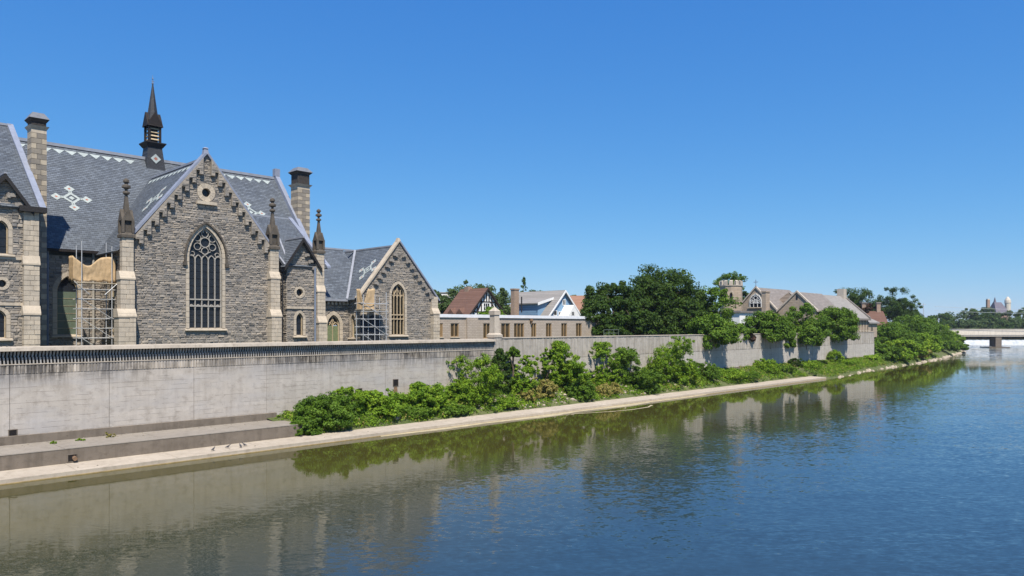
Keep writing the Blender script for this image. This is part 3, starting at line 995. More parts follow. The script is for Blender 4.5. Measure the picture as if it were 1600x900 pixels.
def dormer_roof(v, foot0, apex, foot1, vback, mat):
    (ua, za), (um, zm), (ub, zb) = foot0, apex, foot1
    dz = .3
    roof_slope(church, (ua, v - .45, za), (ua, v + .3, za), (um, vback, zm), (um, v - .45, zm), mat)
    roof_slope(church, (ub, v - .45, zb), (ub, v + .3, zb), (um, vback, zm), (um, v - .45, zm), mat)
    for (a_, z_) in ((ua, za), (ub, zb)):
        mb = MB()
        mb.hexa([(a_, v - .52, z_ - .34), (um, v - .52, zm - .38), (um, v - .52, zm + .02), (a_, v - .52, z_ + .02),
                 (a_, v - .38, z_ - .34), (um, v - .38, zm - .38), (um, v - .38, zm + .02), (a_, v - .38, z_ + .02)])
        bb = part(mb, 'bargeboard', M['dark_trim'], church)
    mb = MB(); mb.box(um - .1, um + .1, v - .5, vback, zm - .02, zm + .12); part(mb, 'ridge_cap', M['lead'], church)
dormer_roof(VL, (.75, LE - .2), (GA[0], GA[1] + .25), (4.5, LE - .35), 15.6, M['slate_v'])

# --- right wing with its small gable
VR = 14.0
U0R, U1R = 25.4, 28.4
PR = front(VR)
GR = (26.9, zpx(376, 26.9, VR))
RE = zpx(414, 26.9, VR)
rw1 = dict(cx=upx(468, VR), a=.36, z0=zpx(524, 26.8, VR), zs=zpx(499, 26.8, VR), rise=.62)
rr = (upx(468, VR), zpx(457, 26.8, VR))
orr = [(U0R, G), (U0R, RE), GR, (U1R, RE), (U1R, G)]
mb = MB(); wall_face(mb, PR, orr, [arch(**rw1), circle(*rr, .36)]); part(mb, 'wall', M['mortar'], church)
stones(PR, orr, [arch(rw1['cx'], rw1['a'], rw1['z0'] - .2, rw1['zs'], rw1['rise'], off=.26), circle(*rr, .58)])
window(church, PR, frame_mat='tan_frame', **rw1)
mb = MB(); voussoirs(mb, PR, circle(*rr, .36, 12), circle(*rr, .58, 12), -.25, .05, True); q = part(mb, 'round_window', M['ashlar'], church)
mb = MB(); mb.poly([PR(*p, -.3) for p in circle(*rr, .38)]); part(mb, 'pane', M['glass'], q)
z = zpx(481, 26.8, VR)
mb = MB(); mb.box(U0R - .1, U1R, VR - .14, VR + .1, z - .1, z + .1); part(mb, 'string_course', M['ashlar'], church)
stepped_corbels(church, PR, (U1R, RE + .1), (GR[0] + .3, GR[1] - .45), 3, .45, .3, True)
PRs = side(U0R)
ors = [(VR, G), (VR, RE), (NV, RE), (NV, G)]
mb = MB(); wall_face(mb, PRs, ors); mb.poly([(29.2, VR, G), (29.2, NV, G), (29.2, NV, RE), (29.2, VR, RE)]); part(mb, 'wall', M['mortar'], church)
stones(PRs, ors)
RRV, RRZ = 21.2, 20.3
roof_slope(church, (U0R - .4, VR - .2, RE - .15), (29.7, VR - .2, RE - .15), (29.7, RRV, RRZ), (U0R - .4, RRV, RRZ), M['slate_u'])
mb = MB()
a, b = Vector((29.5, VR - .4, RE - .2)), Vector((29.5, RRV, RRZ))
mb.hexa([a, a + du, b + du, b, a + dn, a + du + dn, b + du + dn, b + dn]); part(mb, 'verge_coping', M['coping_lead'], church)
for s0, s1 in (((U0R - .3, VR - .2, RE - .1), (U0R - .3, RRV, RRZ + .03)), ((U0R + .25, VR + .3, RE + .3), (27.4, RRV - .3, RRZ - .1)), ((U0R - .35, RRV, RRZ + .02), (29.7, RRV, RRZ + .02))):
    mb = MB(); mb.tube(s0, s1, .11, n=4); part(mb, 'flashing', M['lead'], church)
mb = MB(); mb.poly([(29.5, VR, RE), (29.5, NV + 2, RE), (29.5, RRV, RRZ)]); part(mb, 'gable_wall', M['mortar'], church)
dormer_roof(VR, (U0R - .45, RE - .3), (GR[0], GR[1] + .25), (U1R + .5, RE - .3), 17.0, M['slate_v'])
mb = MB(); mb.tube((28.25, VR - .25, G), (28.25, VR - .25, RE - .2), .11, n=8); part(mb, 'downpipe', M['pipe_blue'], church)
buttress(church, 28.4, 29.25, VR, [(zpx(500, 28.8, VR), .7, .0), (zpx(452, 28.8, VR), .45, .0), (zpx(396, 28.8, VR), .25, 0)])
pinnacle(church, 28.85, VR + .1, zpx(396, 28.8, VR), .85)

# --- low link with the green door, and the second gable
VK = 15.3
PK = front(VK)
KE = 12.0
od = dict(cx=upx(521, VK), a=.72, z0=G, zs=zpx(508, 31.2, VK), rise=1.05)
ok_ = [(29.2, G), (29.2, KE), (33.06, KE), (33.06, G)]
mb = MB(); wall_face(mb, PK, ok_, [arch(**od)]); part(mb, 'wall', M['mortar'], church)
stones(PK, ok_, [arch(od['cx'], od['a'], od['z0'], od['zs'], od['rise'], off=.36)])
dw = window(church, PK, door=True, sill=False, sur=.36, lights=2, frame_mat='tan_frame', **od)
for s in (-1, 1):
    x0, x1 = (od['cx'] - od['a'], od['cx'] - .02) if s < 0 else (od['cx'] + .02, od['cx'] + od['a'])
    mb = MB(); bar(mb, PK, x0 + .04, x1 - .0, G, od['zs'] - .08, -.28, -.2); part(mb, 'door', M['green_door'], dw)
V2, U2A, U2B, U2M = 13.0, 33.06, 42.75, 37.7
A2Z, E2 = zpx(377, U2M, V2), 12.15
P5 = front(V2)
o5 = [(U2A, G), (U2A, E2 + .1), (U2M, A2Z - .1), (U2B, E2 + .1), (U2B, G)]
w5 = dict(cx=upx(622, V2), a=.86, z0=zpx(523, 37.7, V2), zs=zpx(462, 37.7, V2), rise=1.25)
mb = MB(); wall_face(mb, P5, o5, [arch(**w5)]); part(mb, 'wall', M['mortar'], church)
stones(P5, o5, [arch(w5['cx'], w5['a'], w5['z0'] - .2, w5['zs'], w5['rise'], off=.28)])
window(church, P5, lights=4, transoms=(zpx(492, 37.7, V2), zpx(498.5, 37.7, V2)), frame_mat='tan_frame', glass='olive_glass', **w5)
coping(church, P5, [(U2A - .4, E2 - .35), (U2M, A2Z - .05)], .16, -.45, .2, 'ashlar')
coping(church, P5, [(U2M, A2Z - .05), (U2B + .4, E2 - .35)], .16, -.45, .2, 'coping_lead')
mb = MB(); mb.taper(U2M, V2 + .1, A2Z - .1, A2Z + .35, .25, .12); part(mb, 'apex_stone', M['ashlar'], church)
stepped_corbels(church, P5, (U2A + .5, E2 + .35), (U2M - .3, A2Z - .55), 8, .5, .3, True)
stepped_corbels(church, P5, (U2B - .5, E2 + .35), (U2M + .3, A2Z - .55), 8, .5, .3, True)
buttress(church, U2B - .75, U2B + .12, V2, [(zpx(487, 42.4, V2), .55, 0), (E2 + .1, .25, 0)])
P6 = side(U2A)
o6 = [(V2, G), (V2, E2 - .1), (VK, E2 - .1), (VK, G)]
w6 = dict(cx=14.45, a=.36, z0=zpx(527, 33, 14.4), zs=zpx(500, 33, 14.4), rise=.6)
mb = MB(); wall_face(mb, P6, o6, [arch(**w6)]); mb.poly([(U2B, V2, G), (U2B, 30, G), (U2B, 30, E2), (U2B, V2, E2)]); part(mb, 'wall', M['mortar'], church)
stones(P6, o6, [arch(w6['cx'], w6['a'], w6['z0'] - .2, w6['zs'], w6['rise'], off=.26)])
window(church, P6, frame_mat='tan_frame', glass='green_glass', **w6)
RV2, RZ2 = 24.0, A2Z - .45
roof_slope(church, (U2A - .5, V2 + .45, E2 - .45), (U2A - .5, 26, E2 - .45), (U2M, 26, RZ2), (U2M, V2 + .45, RZ2), M['slate_v'])
roof_slope(church, (U2B + .5, V2 + .45, E2 - .45), (U2B + .5, 30, E2 - .45), (U2M, 30, RZ2), (U2M, V2 + .45, RZ2), M['slate_v'])
LKV = VK + (RZ2 - KE) / .98
roof_slope(church, (29.2, VK - .4, KE - .3), (36.0, VK - .4, KE - .3), (36.0, LKV, RZ2 - .05), (29.2, LKV, RZ2 - .05), M['slate_u'])
mb = MB(); mb.tube((32.6, VK - .4, KE - .24), (37.5, LKV - .1, RZ2 + .0), .16, n=4); part(mb, 'valley_flashing', M['lead'], church)
mb = MB(); mb.box(29.2, U2M, LKV - .12, LKV + .12, RZ2 - .08, RZ2 + .1); mb.box(U2M - .13, U2M + .13, V2 + .4, 26, RZ2 - .04, RZ2 + .12); part(mb, 'ridge_cap', M['lead'], church)
mb = MB(); mb.box(29.2, 32.7, VK - .6, VK - .4, KE - .45, KE - .25); part(mb, 'gutter', M['lead'], church)
mb = MB()
for i in range(8): mb.box(29.5 + i * .45, 29.72 + i * .45, VK - .3, VK, KE - .8, KE - .5)
part(mb, 'corbels', M['ashlar'], church, 'stuff')
l2 = Slope((U2M, V2 + .45, RZ2), (0, 1, 0), (U2M - U2A + .5, 0, RZ2 - E2 + .45))
slate_cross(church, Slope(l2.p(1.9, -3.4, 0), l2.a, l2.b), .75)
k2 = Slope((29.2, VK - .4, KE - .3), (1, 0, 0), (0, LKV - VK + .4, RZ2 - KE + .25))
slate_cross(church, Slope(k2.p(1.1, 4.2, 0), k2.a, k2.b), .72)

# --- small timber spire on the nave ridge
SU, SV = 18.3, 28.0
mm = mpp(SU, SV)
zz = lambda y: zpx(y, SU, SV)
mb = MB(); mb.taper(SU, SV, zz(268), zz(230), .92, .66); fl = part(mb, 'spire', M['slate_dark'], church)
mb = MB(); mb.taper(SU, SV, zz(232), zz(226), .72, .98); mb.box(SU - .98, SU + .98, SV - .98, SV + .98, zz(226), zz(224.5)); part(mb, 'ledge', M['dark_trim'], fl)
zb, zt = zz(224), zz(190)
mb = MB()
for sx in (-1, 1):
    for sy in (-1, 1):
        mb.box(SU + sx * .52 - .1, SU + sx * .52 + .1, SV + sy * .52 - .1, SV + sy * .52 + .1, zb, zt)
mb.box(SU - .36, SU + .36, SV - .36, SV + .36, zb, zt)
part(mb, 'bell_stage', M['brown_timber'], fl)
mb = MB()
for i in range(4):
    z = zb + .25 + i * .36
    for sg in (-1, 1):
        mb.hexa([(SU - .42, SV + sg * .5, z), (SU + .42, SV + sg * .5, z), (SU + .42, SV + sg * .38, z + .12), (SU - .42, SV + sg * .38, z + .12),
                 (SU - .42, SV + sg * .5, z + .05), (SU + .42, SV + sg * .5, z + .05), (SU + .42, SV + sg * .38, z + .17), (SU - .42, SV + sg * .38, z + .17)])
        mb.hexa([(SU + sg * .5, SV - .42, z), (SU + sg * .5, SV + .42, z), (SU + sg * .38, SV + .42, z + .12), (SU + sg * .38, SV - .42, z + .12),
                 (SU + sg * .5, SV - .42, z + .05), (SU + sg * .5, SV + .42, z + .05), (SU + sg * .38, SV + .42, z + .17), (SU + sg * .38, SV - .42, z + .17)])
part(mb, 'louvre', M['tan_frame'], fl)
mb = MB()
for sg in (-1, 1):
    tri = lambda q: [(SU - .78, SV + sg * q, zz(199)), (SU + .78, SV + sg * q, zz(199)), (SU, SV + sg * q, zz(177))]
    mb.prism(tri(.74), tri(.1))
    tri = lambda q: [(SU + sg * q, SV - .78, zz(199)), (SU + sg * q, SV + .78, zz(199)), (SU + sg * q, SV, zz(177))]
    mb.prism(tri(.74), tri(.1))
part(mb, 'gablet', M['brown_timber'], fl)
mb = MB()
n = 8
pr = [(.60, 0), (.05, zz(131) - zz(190))]
mb.lathe((SU, SV, zz(190)), pr, 8)
part(mb, 'spire_roof', M['slate_dark'], fl)
mb = MB(); mb.lathe((SU, SV, zz(132)), [(.05, 0), (.14, .08), (.05, .18), (.03, .5), (.10, .56), (.02, .7), (.02, .95)], 6)
mb.box(SU - .16, SU + .16, SV - .02, SV + .02, zz(132) + .30, zz(132) + .35); part(mb, 'finial', M['pipe_blue'], fl)
sp = Slope((SU, SV - .92, zz(268)), (1, 0, 0), (0, .26, zz(230) - zz(268)))
mb = MB(); o, i = diamond(0, 1.15, .5), diamond(0, 1.15, .2)
sp.n = Vector((0, -1, .1)).normalized()
for q in range(4): sp.tile(mb, [o[q], o[(q + 1) % 4], i[(q + 1) % 4], i[q]])
part(mb, 'slate_diamond', M['white_slate'], fl)
mb = MB(); sp.tile(mb, diamond(0, 1.15, .19)); part(mb, 'red_slates', M['red_slate'], fl)

flush_stones(church)

# ------------------------------------------------------------------ scaffolds and what hangs on them
def scaffold(label, u0, u1, v0, v1, zs_, ztop, base, nbay=1, group='tube scaffolds against the church'):
    t = thing('scaffold', label, 'scaffold', base, group)
    us = [u0 + (u1 - u0) * i / nbay for i in range(nbay + 1)]
    for u in us:
        for v in (v0, v1):
            mb = MB(); mb.tube((u, v, G), (u, v, ztop + rng.uniform(-.3, .5)), .035, n=6); part(mb, 'upright', M['steel'], t)
    for z in zs_:
        for v in (v0, v1):
            mb = MB(); mb.tube((u0 - .25, v, z), (u1 + .25, v, z), .03, n=6); part(mb, 'rail', M['steel'], t)
        for u in us:
            mb = MB(); mb.tube((u, v0 - .15, z + .06), (u, v1 + .15, z + .06), .03, n=6); part(mb, 'rail', M['steel'], t)
    for i, (za, zb_) in enumerate(zip(zs_[::2], zs_[2::2])):
        mb = MB(); mb.tube((u0, v0 - .05, zb_), (u1, v0 - .05, za), .028, n=6); part(mb, 'brace', M['steel'], t)
    return t

zs_ = [G + .2 + .78 * i for i in range(8)]
sc1 = scaffold('taller tube scaffold tower beside the great gable, tan netting round its top', 8.35, 10.55, 15.2, 16.6, zs_, 15.6, (9.5, 15.9, G))
zp = zpx(441, 9.5, 15.2)
for k in range(5):
    mb = MB(); mb.box(7.9, 10.95, 15.15 + k * .29, 15.41 + k * .29, zp - .1, zp - .03); part(mb, 'plank', M['plank'], sc1)
for (ua_, za_) in ((7.8, zp + .0), (11.0, zp + .0)):
    mb = MB(); mb.tube((ua_, 15.15, za_), (8.9 if ua_ < 9 else 10.0, 15.15, za_ - 1.0), .03); part(mb, 'brace', M['steel'], sc1)

def drape(label, path_, z_lo, z_hi, sag, base, seed, n=90):
    r = random.Random(seed)
    ph = [r.uniform(0, 6.28) for _ in range(4)]
    L = [0]
    for a, b in zip(path_, path_[1:]): L.append(L[-1] + math.dist(a, b))
    def at(s):
        s *= L[-1]
        for i in range(len(path_) - 1):
            if s <= L[i + 1] + 1e-6:
                f = (s - L[i]) / (L[i + 1] - L[i])
                return [path_[i][k] + (path_[i + 1][k] - path_[i][k]) * f for k in (0, 1)]
    mb = MB()
    m = 10
    vs = []
    for i in range(n + 1):
        s = i / n
        u, v = at(s)
        top = z_hi - sag * math.sin(math.pi * min(1, max(0, (s - .18) / .5))) ** 2 + .12 * mnoise.noise(Vector((s * 6, seed, 0)))
        lo = z_lo + .16 * mnoise.noise(Vector((s * 11, seed, 5)))
        for j in range(m + 1):
            f = j / m
            w = .07 * mnoise.noise(Vector((s * 7 + seed, f * 1.6, 0))) + .035 * mnoise.noise(Vector((s * 30, f * 6, seed)))
            vs.append((u + w * .3, v + w, lo + (top - lo) * f))
    fs = [(i * (m + 1) + j, (i + 1) * (m + 1) + j, (i + 1) * (m + 1) + j + 1, i * (m + 1) + j + 1) for i in range(n) for j in range(m)]
    mb.faces(vs, fs)
    o = solo(mb, 'debris_net', M['tarp'], label, 'netting', base, 'tan nets on the scaffolds', smooth=True, recalc=False)
    md = o.modifiers.new('thickness', 'SOLIDIFY'); md.thickness = .02
    return o
drape('wide tan debris net sagging along the top of the taller scaffold beside the great gable', [(7.75, 16.4), (7.8, 15.32), (10.85, 15.3), (10.9, 16.0)], zp + .05, zpx(401, 9.5, 15), .75, (9.5, 15.3, zp), 3)

zs2 = [G + .3 + .78 * i for i in range(7)]
s2u0, s2u1 = upx(567, 11.6), upx(603, 11.6)
sc2 = scaffold('lower tube scaffold in front of the smaller gable left of its window', s2u0, s2u1, 11.55, 12.7, zs2, 12.2, ((s2u0 + s2u1) / 2, 12.1, G), 2)
z2p = zpx(483, 34.5, 11.6)
for k in range(4):
    mb = MB(); mb.box(s2u0 - .2, s2u1 + .2, 11.55 + k * .29, 11.81 + k * .29, z2p - .08, z2p - .02); part(mb, 'plank', M['plank'], sc2)
drape('short ragged tan net on the lower scaffold beside the smaller gable window', [(s2u0 - .02, 12.7), (s2u0 + .06, 11.7), (s2u0 + (s2u1 - s2u0) * .55, 11.7)], z2p - .2, zpx(452, 34.5, 11.6), 1.5, (34, 11.5, z2p), 9, 30)

mb = MB()  # dark folded surface added to stand for the shade behind the scaffold
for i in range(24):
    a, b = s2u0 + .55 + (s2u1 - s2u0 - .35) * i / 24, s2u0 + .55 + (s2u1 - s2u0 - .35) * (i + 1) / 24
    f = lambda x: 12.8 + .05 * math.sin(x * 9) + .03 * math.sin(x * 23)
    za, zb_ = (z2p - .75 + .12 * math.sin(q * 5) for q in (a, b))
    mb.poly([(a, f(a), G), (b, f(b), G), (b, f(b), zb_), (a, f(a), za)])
M['painted_shade'] = plain('painted_shade', (.03, .034, .045), .7, .3, 3, .2)
o = solo(mb, 'shade_patch', M['painted_shade'], 'dark blue patch standing in for the shade low behind the lower scaffold', 'painted shade', (34, 12.8, G), smooth=True, recalc=False)
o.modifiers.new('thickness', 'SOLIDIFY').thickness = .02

# black stairs in the narrow gap right of the great gable
st = thing('fire_escape', 'black iron stairs in the narrow gap right of the great gable', 'stairs', (24.5, 15.5, G))
for k in range(4):
    z0_, z1_ = G + k * 1.8, G + (k + 1) * 1.8
    va, vb = (14.2, 16.6) if k % 2 == 0 else (16.6, 14.2)
    for u in (24.05, 24.95):
        mb = MB(); mb.tube((u, va, z0_), (u, vb, z1_), .05, n=4); mb.tube((u, va, z0_ + .9), (u, vb, z1_ + .9), .03, n=4); part(mb, 'stringer', M['iron'], st)
    for i in range(8):
        f = (i + .5) / 8
        mb = MB(); mb.box(24.05, 24.95, va + (vb - va) * f - .12, va + (vb - va) * f + .12, z0_ + 1.8 * f - .015, z0_ + 1.8 * f + .015); part(mb, 'tread', M['iron'], st)
for u in (24.0, 25.0):
    for v in (14.1, 16.7):
        mb = MB(); mb.tube((u, v, G), (u, v, G + 7.6), .045, n=4); part(mb, 'post', M['iron'], st)
# ------------------------------------------------------------------ water, ground
WALL_V, TOPZ = 7.1, 7.64
UJ = upx(777, WALL_V)                          # where the pierced parapet ends
UE = upx(1366, WALL_V)                         # end of the wall
UKERB = upx(1291, 0)
ULEDGE = upx(466, 2.6)

def pix_ground(x, y, z=0.0):                   # frame coordinates of a point at height z under a pixel
    d = FPX * (CAMH - z) / (y - 510.0)
    p = F.inverted() @ Vector(((x - 800) / FPX * d, d, z))
    return p.x, p.y

BANKLINE = [(UKERB - 4, 0.0), (UKERB + 3, -.3), pix_ground(1355, 579), pix_ground(1420, 570), pix_ground(1460, 562), pix_ground(1488, 555.5), pix_ground(1505, 550),
            pix_ground(1498, 545), pix_ground(1484, 541.5), pix_ground(1470, 539)]
BANKLINE = [p for i, p in enumerate(BANKLINE) if i == 0 or p[0] > BANKLINE[i - 1][0]]
def vwater(u):
    if u <= BANKLINE[0][0]: return 0.0
    for (a, va), (b, vb) in zip(BANKLINE, BANKLINE[1:]):
        if u <= b: return va + (vb - va) * (u - a) / (b - a)
    (a, va), (b, vb) = BANKLINE[-2:]
    return vb + (u - b) * (vb - va) / (b - a)

BRY = 320.0                                    # distance of the bridge
WEIR = 360.0
mb = MB(); mb.poly([(-260, -60, 0), (900, -60, 0), (900, WEIR + 1, 0), (-260, WEIR + 1, 0)])
structure(mb, 'river_water', m_water(), Matrix.Identity(4), recalc=False)
mb = MB(); mb.poly([(100, WEIR + 1.6, 2.55), (900, WEIR + 1.6, 2.55), (900, 520, 2.55), (100, 520, 2.55)])
structure(mb, 'upstream_water', m_water('upstream_river_water', .05), Matrix.Identity(4), recalc=False)

t = NT("grass_ground")
n1 = t.noise(t.coord(), .25, 6, .65); n2 = t.noise(t.coord(), 6, 5, .7)
M['lawn'] = t.pbr(t.mix(n2, t.ramp(n1, [(.35, (.05, .085, .022)), (.65, (.10, .115, .04))]), (.13, .12, .07)), .95, t.bump(n2, .6, .05), .1)
mb = MB()
land = [(-220, WALL_V + .3), (UE, WALL_V + .3), (UE + 8, vwater(UE + 8) + 13), (235, vwater(235) + 13), (272, vwater(272) + 13), (300, vwater(300) + 16), (340, 66), (420, 120)]
far = [(700, 420), (-200, 420)]
mb.poly([(u, v, GROUND) for u, v in land + far])
fi = F.inverted()
mb.poly([tuple(fi @ Vector(p)) for p in [(-4000, 430, 4.5), (5000, 430, 4.5), (6000, 9000, 4.5), (-6000, 9000, 4.5)]])
structure(mb, 'ground', M['lawn'], recalc=False)

# ------------------------------------------------------------------ ledge, kerb, bank
u0 = -14.0
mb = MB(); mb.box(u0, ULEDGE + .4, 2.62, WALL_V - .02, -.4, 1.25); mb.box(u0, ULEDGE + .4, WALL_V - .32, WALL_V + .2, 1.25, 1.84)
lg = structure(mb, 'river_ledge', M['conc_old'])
mb = MB()
uu = u0
while uu < ULEDGE + 1:                          # slabs of the ledge top
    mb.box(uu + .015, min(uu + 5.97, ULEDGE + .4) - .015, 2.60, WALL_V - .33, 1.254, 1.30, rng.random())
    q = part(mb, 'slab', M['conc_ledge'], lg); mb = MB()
    uu += 5.97
kb = None
uu = u0
first = True
mbk = MB(); mbk.box(u0, UKERB, .03, 2.7, -.5, .27)
kb = structure(mbk, 'river_kerb', M['kerb'])
while uu < UKERB:
    e = min(uu + 5.97, UKERB)
    j = rng.uniform(-.015, .015)
    mb = MB(); mb.hexa([(uu + .012, j, -.5), (e - .012, j, -.5), (e - .012, 2.66, -.5), (uu + .012, 2.66, -.5),
                        (uu + .012, j + .05, .28), (e - .012, j + .05, .28), (e - .012, 2.66, .36), (uu + .012, 2.66, .36)], rng.random())
    part(mb, 'kerb_slab', M['kerb'], kb)
    uu += 5.97
mb = MB(); mb.box(u0, UKERB, -.03, .02, -.3, .05); part(mb, 'waterline', M['wet'], kb)
# silt shelf just awash at the foot of the kerb
mb = MB()
r_ = random.Random(4)
pts = [(u, -.25 - .9 * max(0, math.sin((u - 26) / 52 * math.pi)) * (.6 + .4 * math.sin(u * .45)) - r_.uniform(0, .12)) for u in np.linspace(26, 78, 60)]
for (ua_, va_), (ub_, vb_) in zip(pts, pts[1:]):
    mb.poly([(ua_, 0, .03), (ub_, 0, .03), (ub_, vb_, .004), (ua_, va_, .004)])
tail = [(49, -1.2), (51, -1.9), (54, -2.9), (57, -3.3), (60, -3.1), (62, -2.2)]
for (ua_, va_), (ub_, vb_) in zip(tail, tail[1:]):
    mb.poly([(ua_, va_, .006), (ub_, vb_, .006), (ub_, vb_ - .33, .006), (ua_, va_ - .22, .006)])
M['silt'] = plain("pale_silt", (.42, .36, .23), .6, .25, 1.5, .2)
structure(mb, 'silt_shelf', M['silt'], recalc=False)

t = NT("bank_soil")
n1 = t.noise(t.coord(), .6, 6, .7); n2 = t.noise(t.coord(), 8, 5, .7)
M['soil'] = t.pbr(t.mix(n2, t.ramp(n1, [(.35, (.07, .10, .03)), (.6, (.15, .15, .07)), (.75, (.28, .24, .17))]), (.07, .09, .035)), .95, t.bump(n2, .8, .08), .1)
bank_r = random.Random(11)
def bank_z(u, v):
    """height of the bank: rubble slope from the kerb to the wall, natural beyond"""
    lo = 2.55 if u < UKERB else vwater(u) - .3
    hi = WALL_V if u < UE else vwater(u) + 13
    f = min(1, max(0, (v - lo) / (hi - lo)))
    z0 = .34 if u < UKERB - 2 else -.15
    z1 = 2.35 if u < UE else GROUND
    k = min(1, max(0, (u - ULEDGE) / 6)); z1 = 1.5 + (z1 - 1.5) * k
    return z0 + (z1 - z0) * f ** .85 + .16 * math.sin(u * .9 + v) * math.sin(v * 1.7 + u * .37) * math.sin(math.pi * f)
mb = MB()
us = list(np.arange(ULEDGE - .5, 370, 1.2))
nv = 10
vs = []
for u in us:
    lo = 2.55 if u < UKERB else vwater(u) - .3
    hi = WALL_V + .05 if u < UE else vwater(u) + 13.5
    for j in range(nv + 1):
        v = lo + (hi - lo) * j / nv
        vs.append((u, v, bank_z(u, v) + bank_r.uniform(-.05, .05)))
fs = [(i * (nv + 1) + j, (i + 1) * (nv + 1) + j, (i + 1) * (nv + 1) + j + 1, i * (nv + 1) + j + 1) for i in range(len(us) - 1) for j in range(nv)]
mb.faces(vs, fs)
structure(mb, 'river_bank', M['soil'], recalc=False, smooth=True)

# loose stones and grit lying on the ledge and the kerb
r_ = random.Random(14)
mb = MB()
for i in range(150):
    on_kerb = r_.random() < .35
    u = r_.uniform(-8, ULEDGE - 1) if not on_kerb else r_.uniform(-8, 90)
    v = r_.uniform(.6, 2.5) if on_kerb else (WALL_V - .34 - abs(r_.gauss(0, .8)))
    if not on_kerb and v < 2.8: continue
    s_ = r_.uniform(.02, .075)
    z = .30 if on_kerb else 1.30
    n = 6
    b = [(u + math.cos(k * 1.047) * s_ * r_.uniform(.7, 1.3), v + math.sin(k * 1.047) * s_ * r_.uniform(.7, 1.3)) for k in range(n)]
    mb.prism([(x, y, z) for x, y in b], [(u + (x - u) * .5, v + (y - v) * .5, z + s_ * .8) for x, y in b], r_.random())
M['grit'] = plain("grit", (.22, .19, .15), .9, .5, 6)
solo(mb, 'loose_stones', M['grit'], 'loose stones and grit scattered on the ledge and kerb', 'stones', (5, 5, 1.3), kind='stuff')

# ------------------------------------------------------------------ the river wall with its pierced parapet
wall = thing('river_wall', 'long pale concrete river wall below the church with a toothed band under its coping', 'wall', (16, WALL_V, 1.25))
B0 = 1.9 - 5.97 * 2
zb, z1_, z2_, z3_, z4_ = 1.84, 5.86, 6.47, 6.53, 7.38
mb = MB(); mb.box(B0 - 3, UJ - .6, WALL_V + .25, WALL_V + .8, 1.2, 7.4); part(mb, 'wall_core', M['hole'], wall)  # near-black paint for the shade in the tooth recess
edges = [B0 + 5.97 * i for i in range(40)]
edges = [e for e in edges if e < UJ - 2] + [UJ - .55]
for a, b in zip(edges, edges[1:]):
    mb = MB(); mb.box(a + .014, b - .014, WALL_V + rng.uniform(-.006, .006), WALL_V + .3, zb - .5, z1_, rng.random() * .6)
    part(mb, 'wall_panel', M['conc'], wall)
    mb = MB(); mb.box(a + .014, b - .014, WALL_V + .012, WALL_V + .3, z1_ + .012, z2_, rng.random())
    pn = part(mb, 'ribbed_panel', M['conc_rib'], wall)
    mb = MB()
    n = int((b - a) / .2)
    for i in range(n):
        x = a + (b - a) * i / n
        mb.hexa([(x + .02, WALL_V - .03, z1_ + .03), (x + .165, WALL_V - .03, z1_ + .03), (x + .165, WALL_V + .02, z1_ + .0), (x + .02, WALL_V + .02, z1_ + .0),
                 (x + .02, WALL_V - .03, z2_ - .03), (x + .165, WALL_V - .03, z2_ - .03), (x + .165, WALL_V + .02, z2_), (x + .02, WALL_V + .02, z2_)], rng.random())
    part(mb, 'ribs', M['conc_rib'], pn, 'stuff')
    # two rows of leaning teeth in front of the recess
    mb = MB()
    for i in range(n):
        x = a + (b - a) * i / n
        w = (b - a) / n
        tt = rng.random()
        mb.hexa([(x + w * .12, WALL_V + .12, 6.97), (x + w * .56, WALL_V + .12, 6.97), (x + w * .56, WALL_V + .26, 6.97), (x + w * .12, WALL_V + .26, 6.97),
                 (x + w * .35, WALL_V + .14, z4_), (x + w * .95, WALL_V + .14, z4_), (x + w * .95, WALL_V + .26, z4_), (x + w * .35, WALL_V + .26, z4_)], tt)
        mb.hexa([(x + w * .42, WALL_V + .02, z3_), (x + w * .80, WALL_V + .02, z3_), (x + w * .80, WALL_V + .2, z3_), (x + w * .42, WALL_V + .2, z3_),
                 (x + w * .14, WALL_V - .05, 6.96), (x + w * .58, WALL_V - .05, 6.96), (x + w * .58, WALL_V + .2, 6.96), (x + w * .14, WALL_V + .2, 6.96)], tt)
    part(mb, 'teeth', M['conc_tooth'], wall, 'stuff')
    mb = MB(); mb.box(a + .01, b - .01, WALL_V - .06, WALL_V + .2, z2_ + .003, z3_ - .003, rng.random()); part(mb, 'ledge_course', M['conc_cop'], wall)
    m = a
    while m < b - .5:
        e = min(m + 2.985, b)
        mb = MB(); mb.hexa([(m + .008, WALL_V - .36, z4_ + .003), (e - .008, WALL_V - .36, z4_ + .003), (e - .008, WALL_V + 1.0, z4_ + .003), (m + .008, WALL_V + 1.0, z4_ + .003),
                            (m + .008, WALL_V - .33, TOPZ - .02), (e - .008, WALL_V - .33, TOPZ - .02), (e - .008, WALL_V + .95, TOPZ + .02), (m + .008, WALL_V + .95, TOPZ + .02)], rng.random())
        part(mb, 'coping_slab', M['conc_cop'], wall)
        m = e
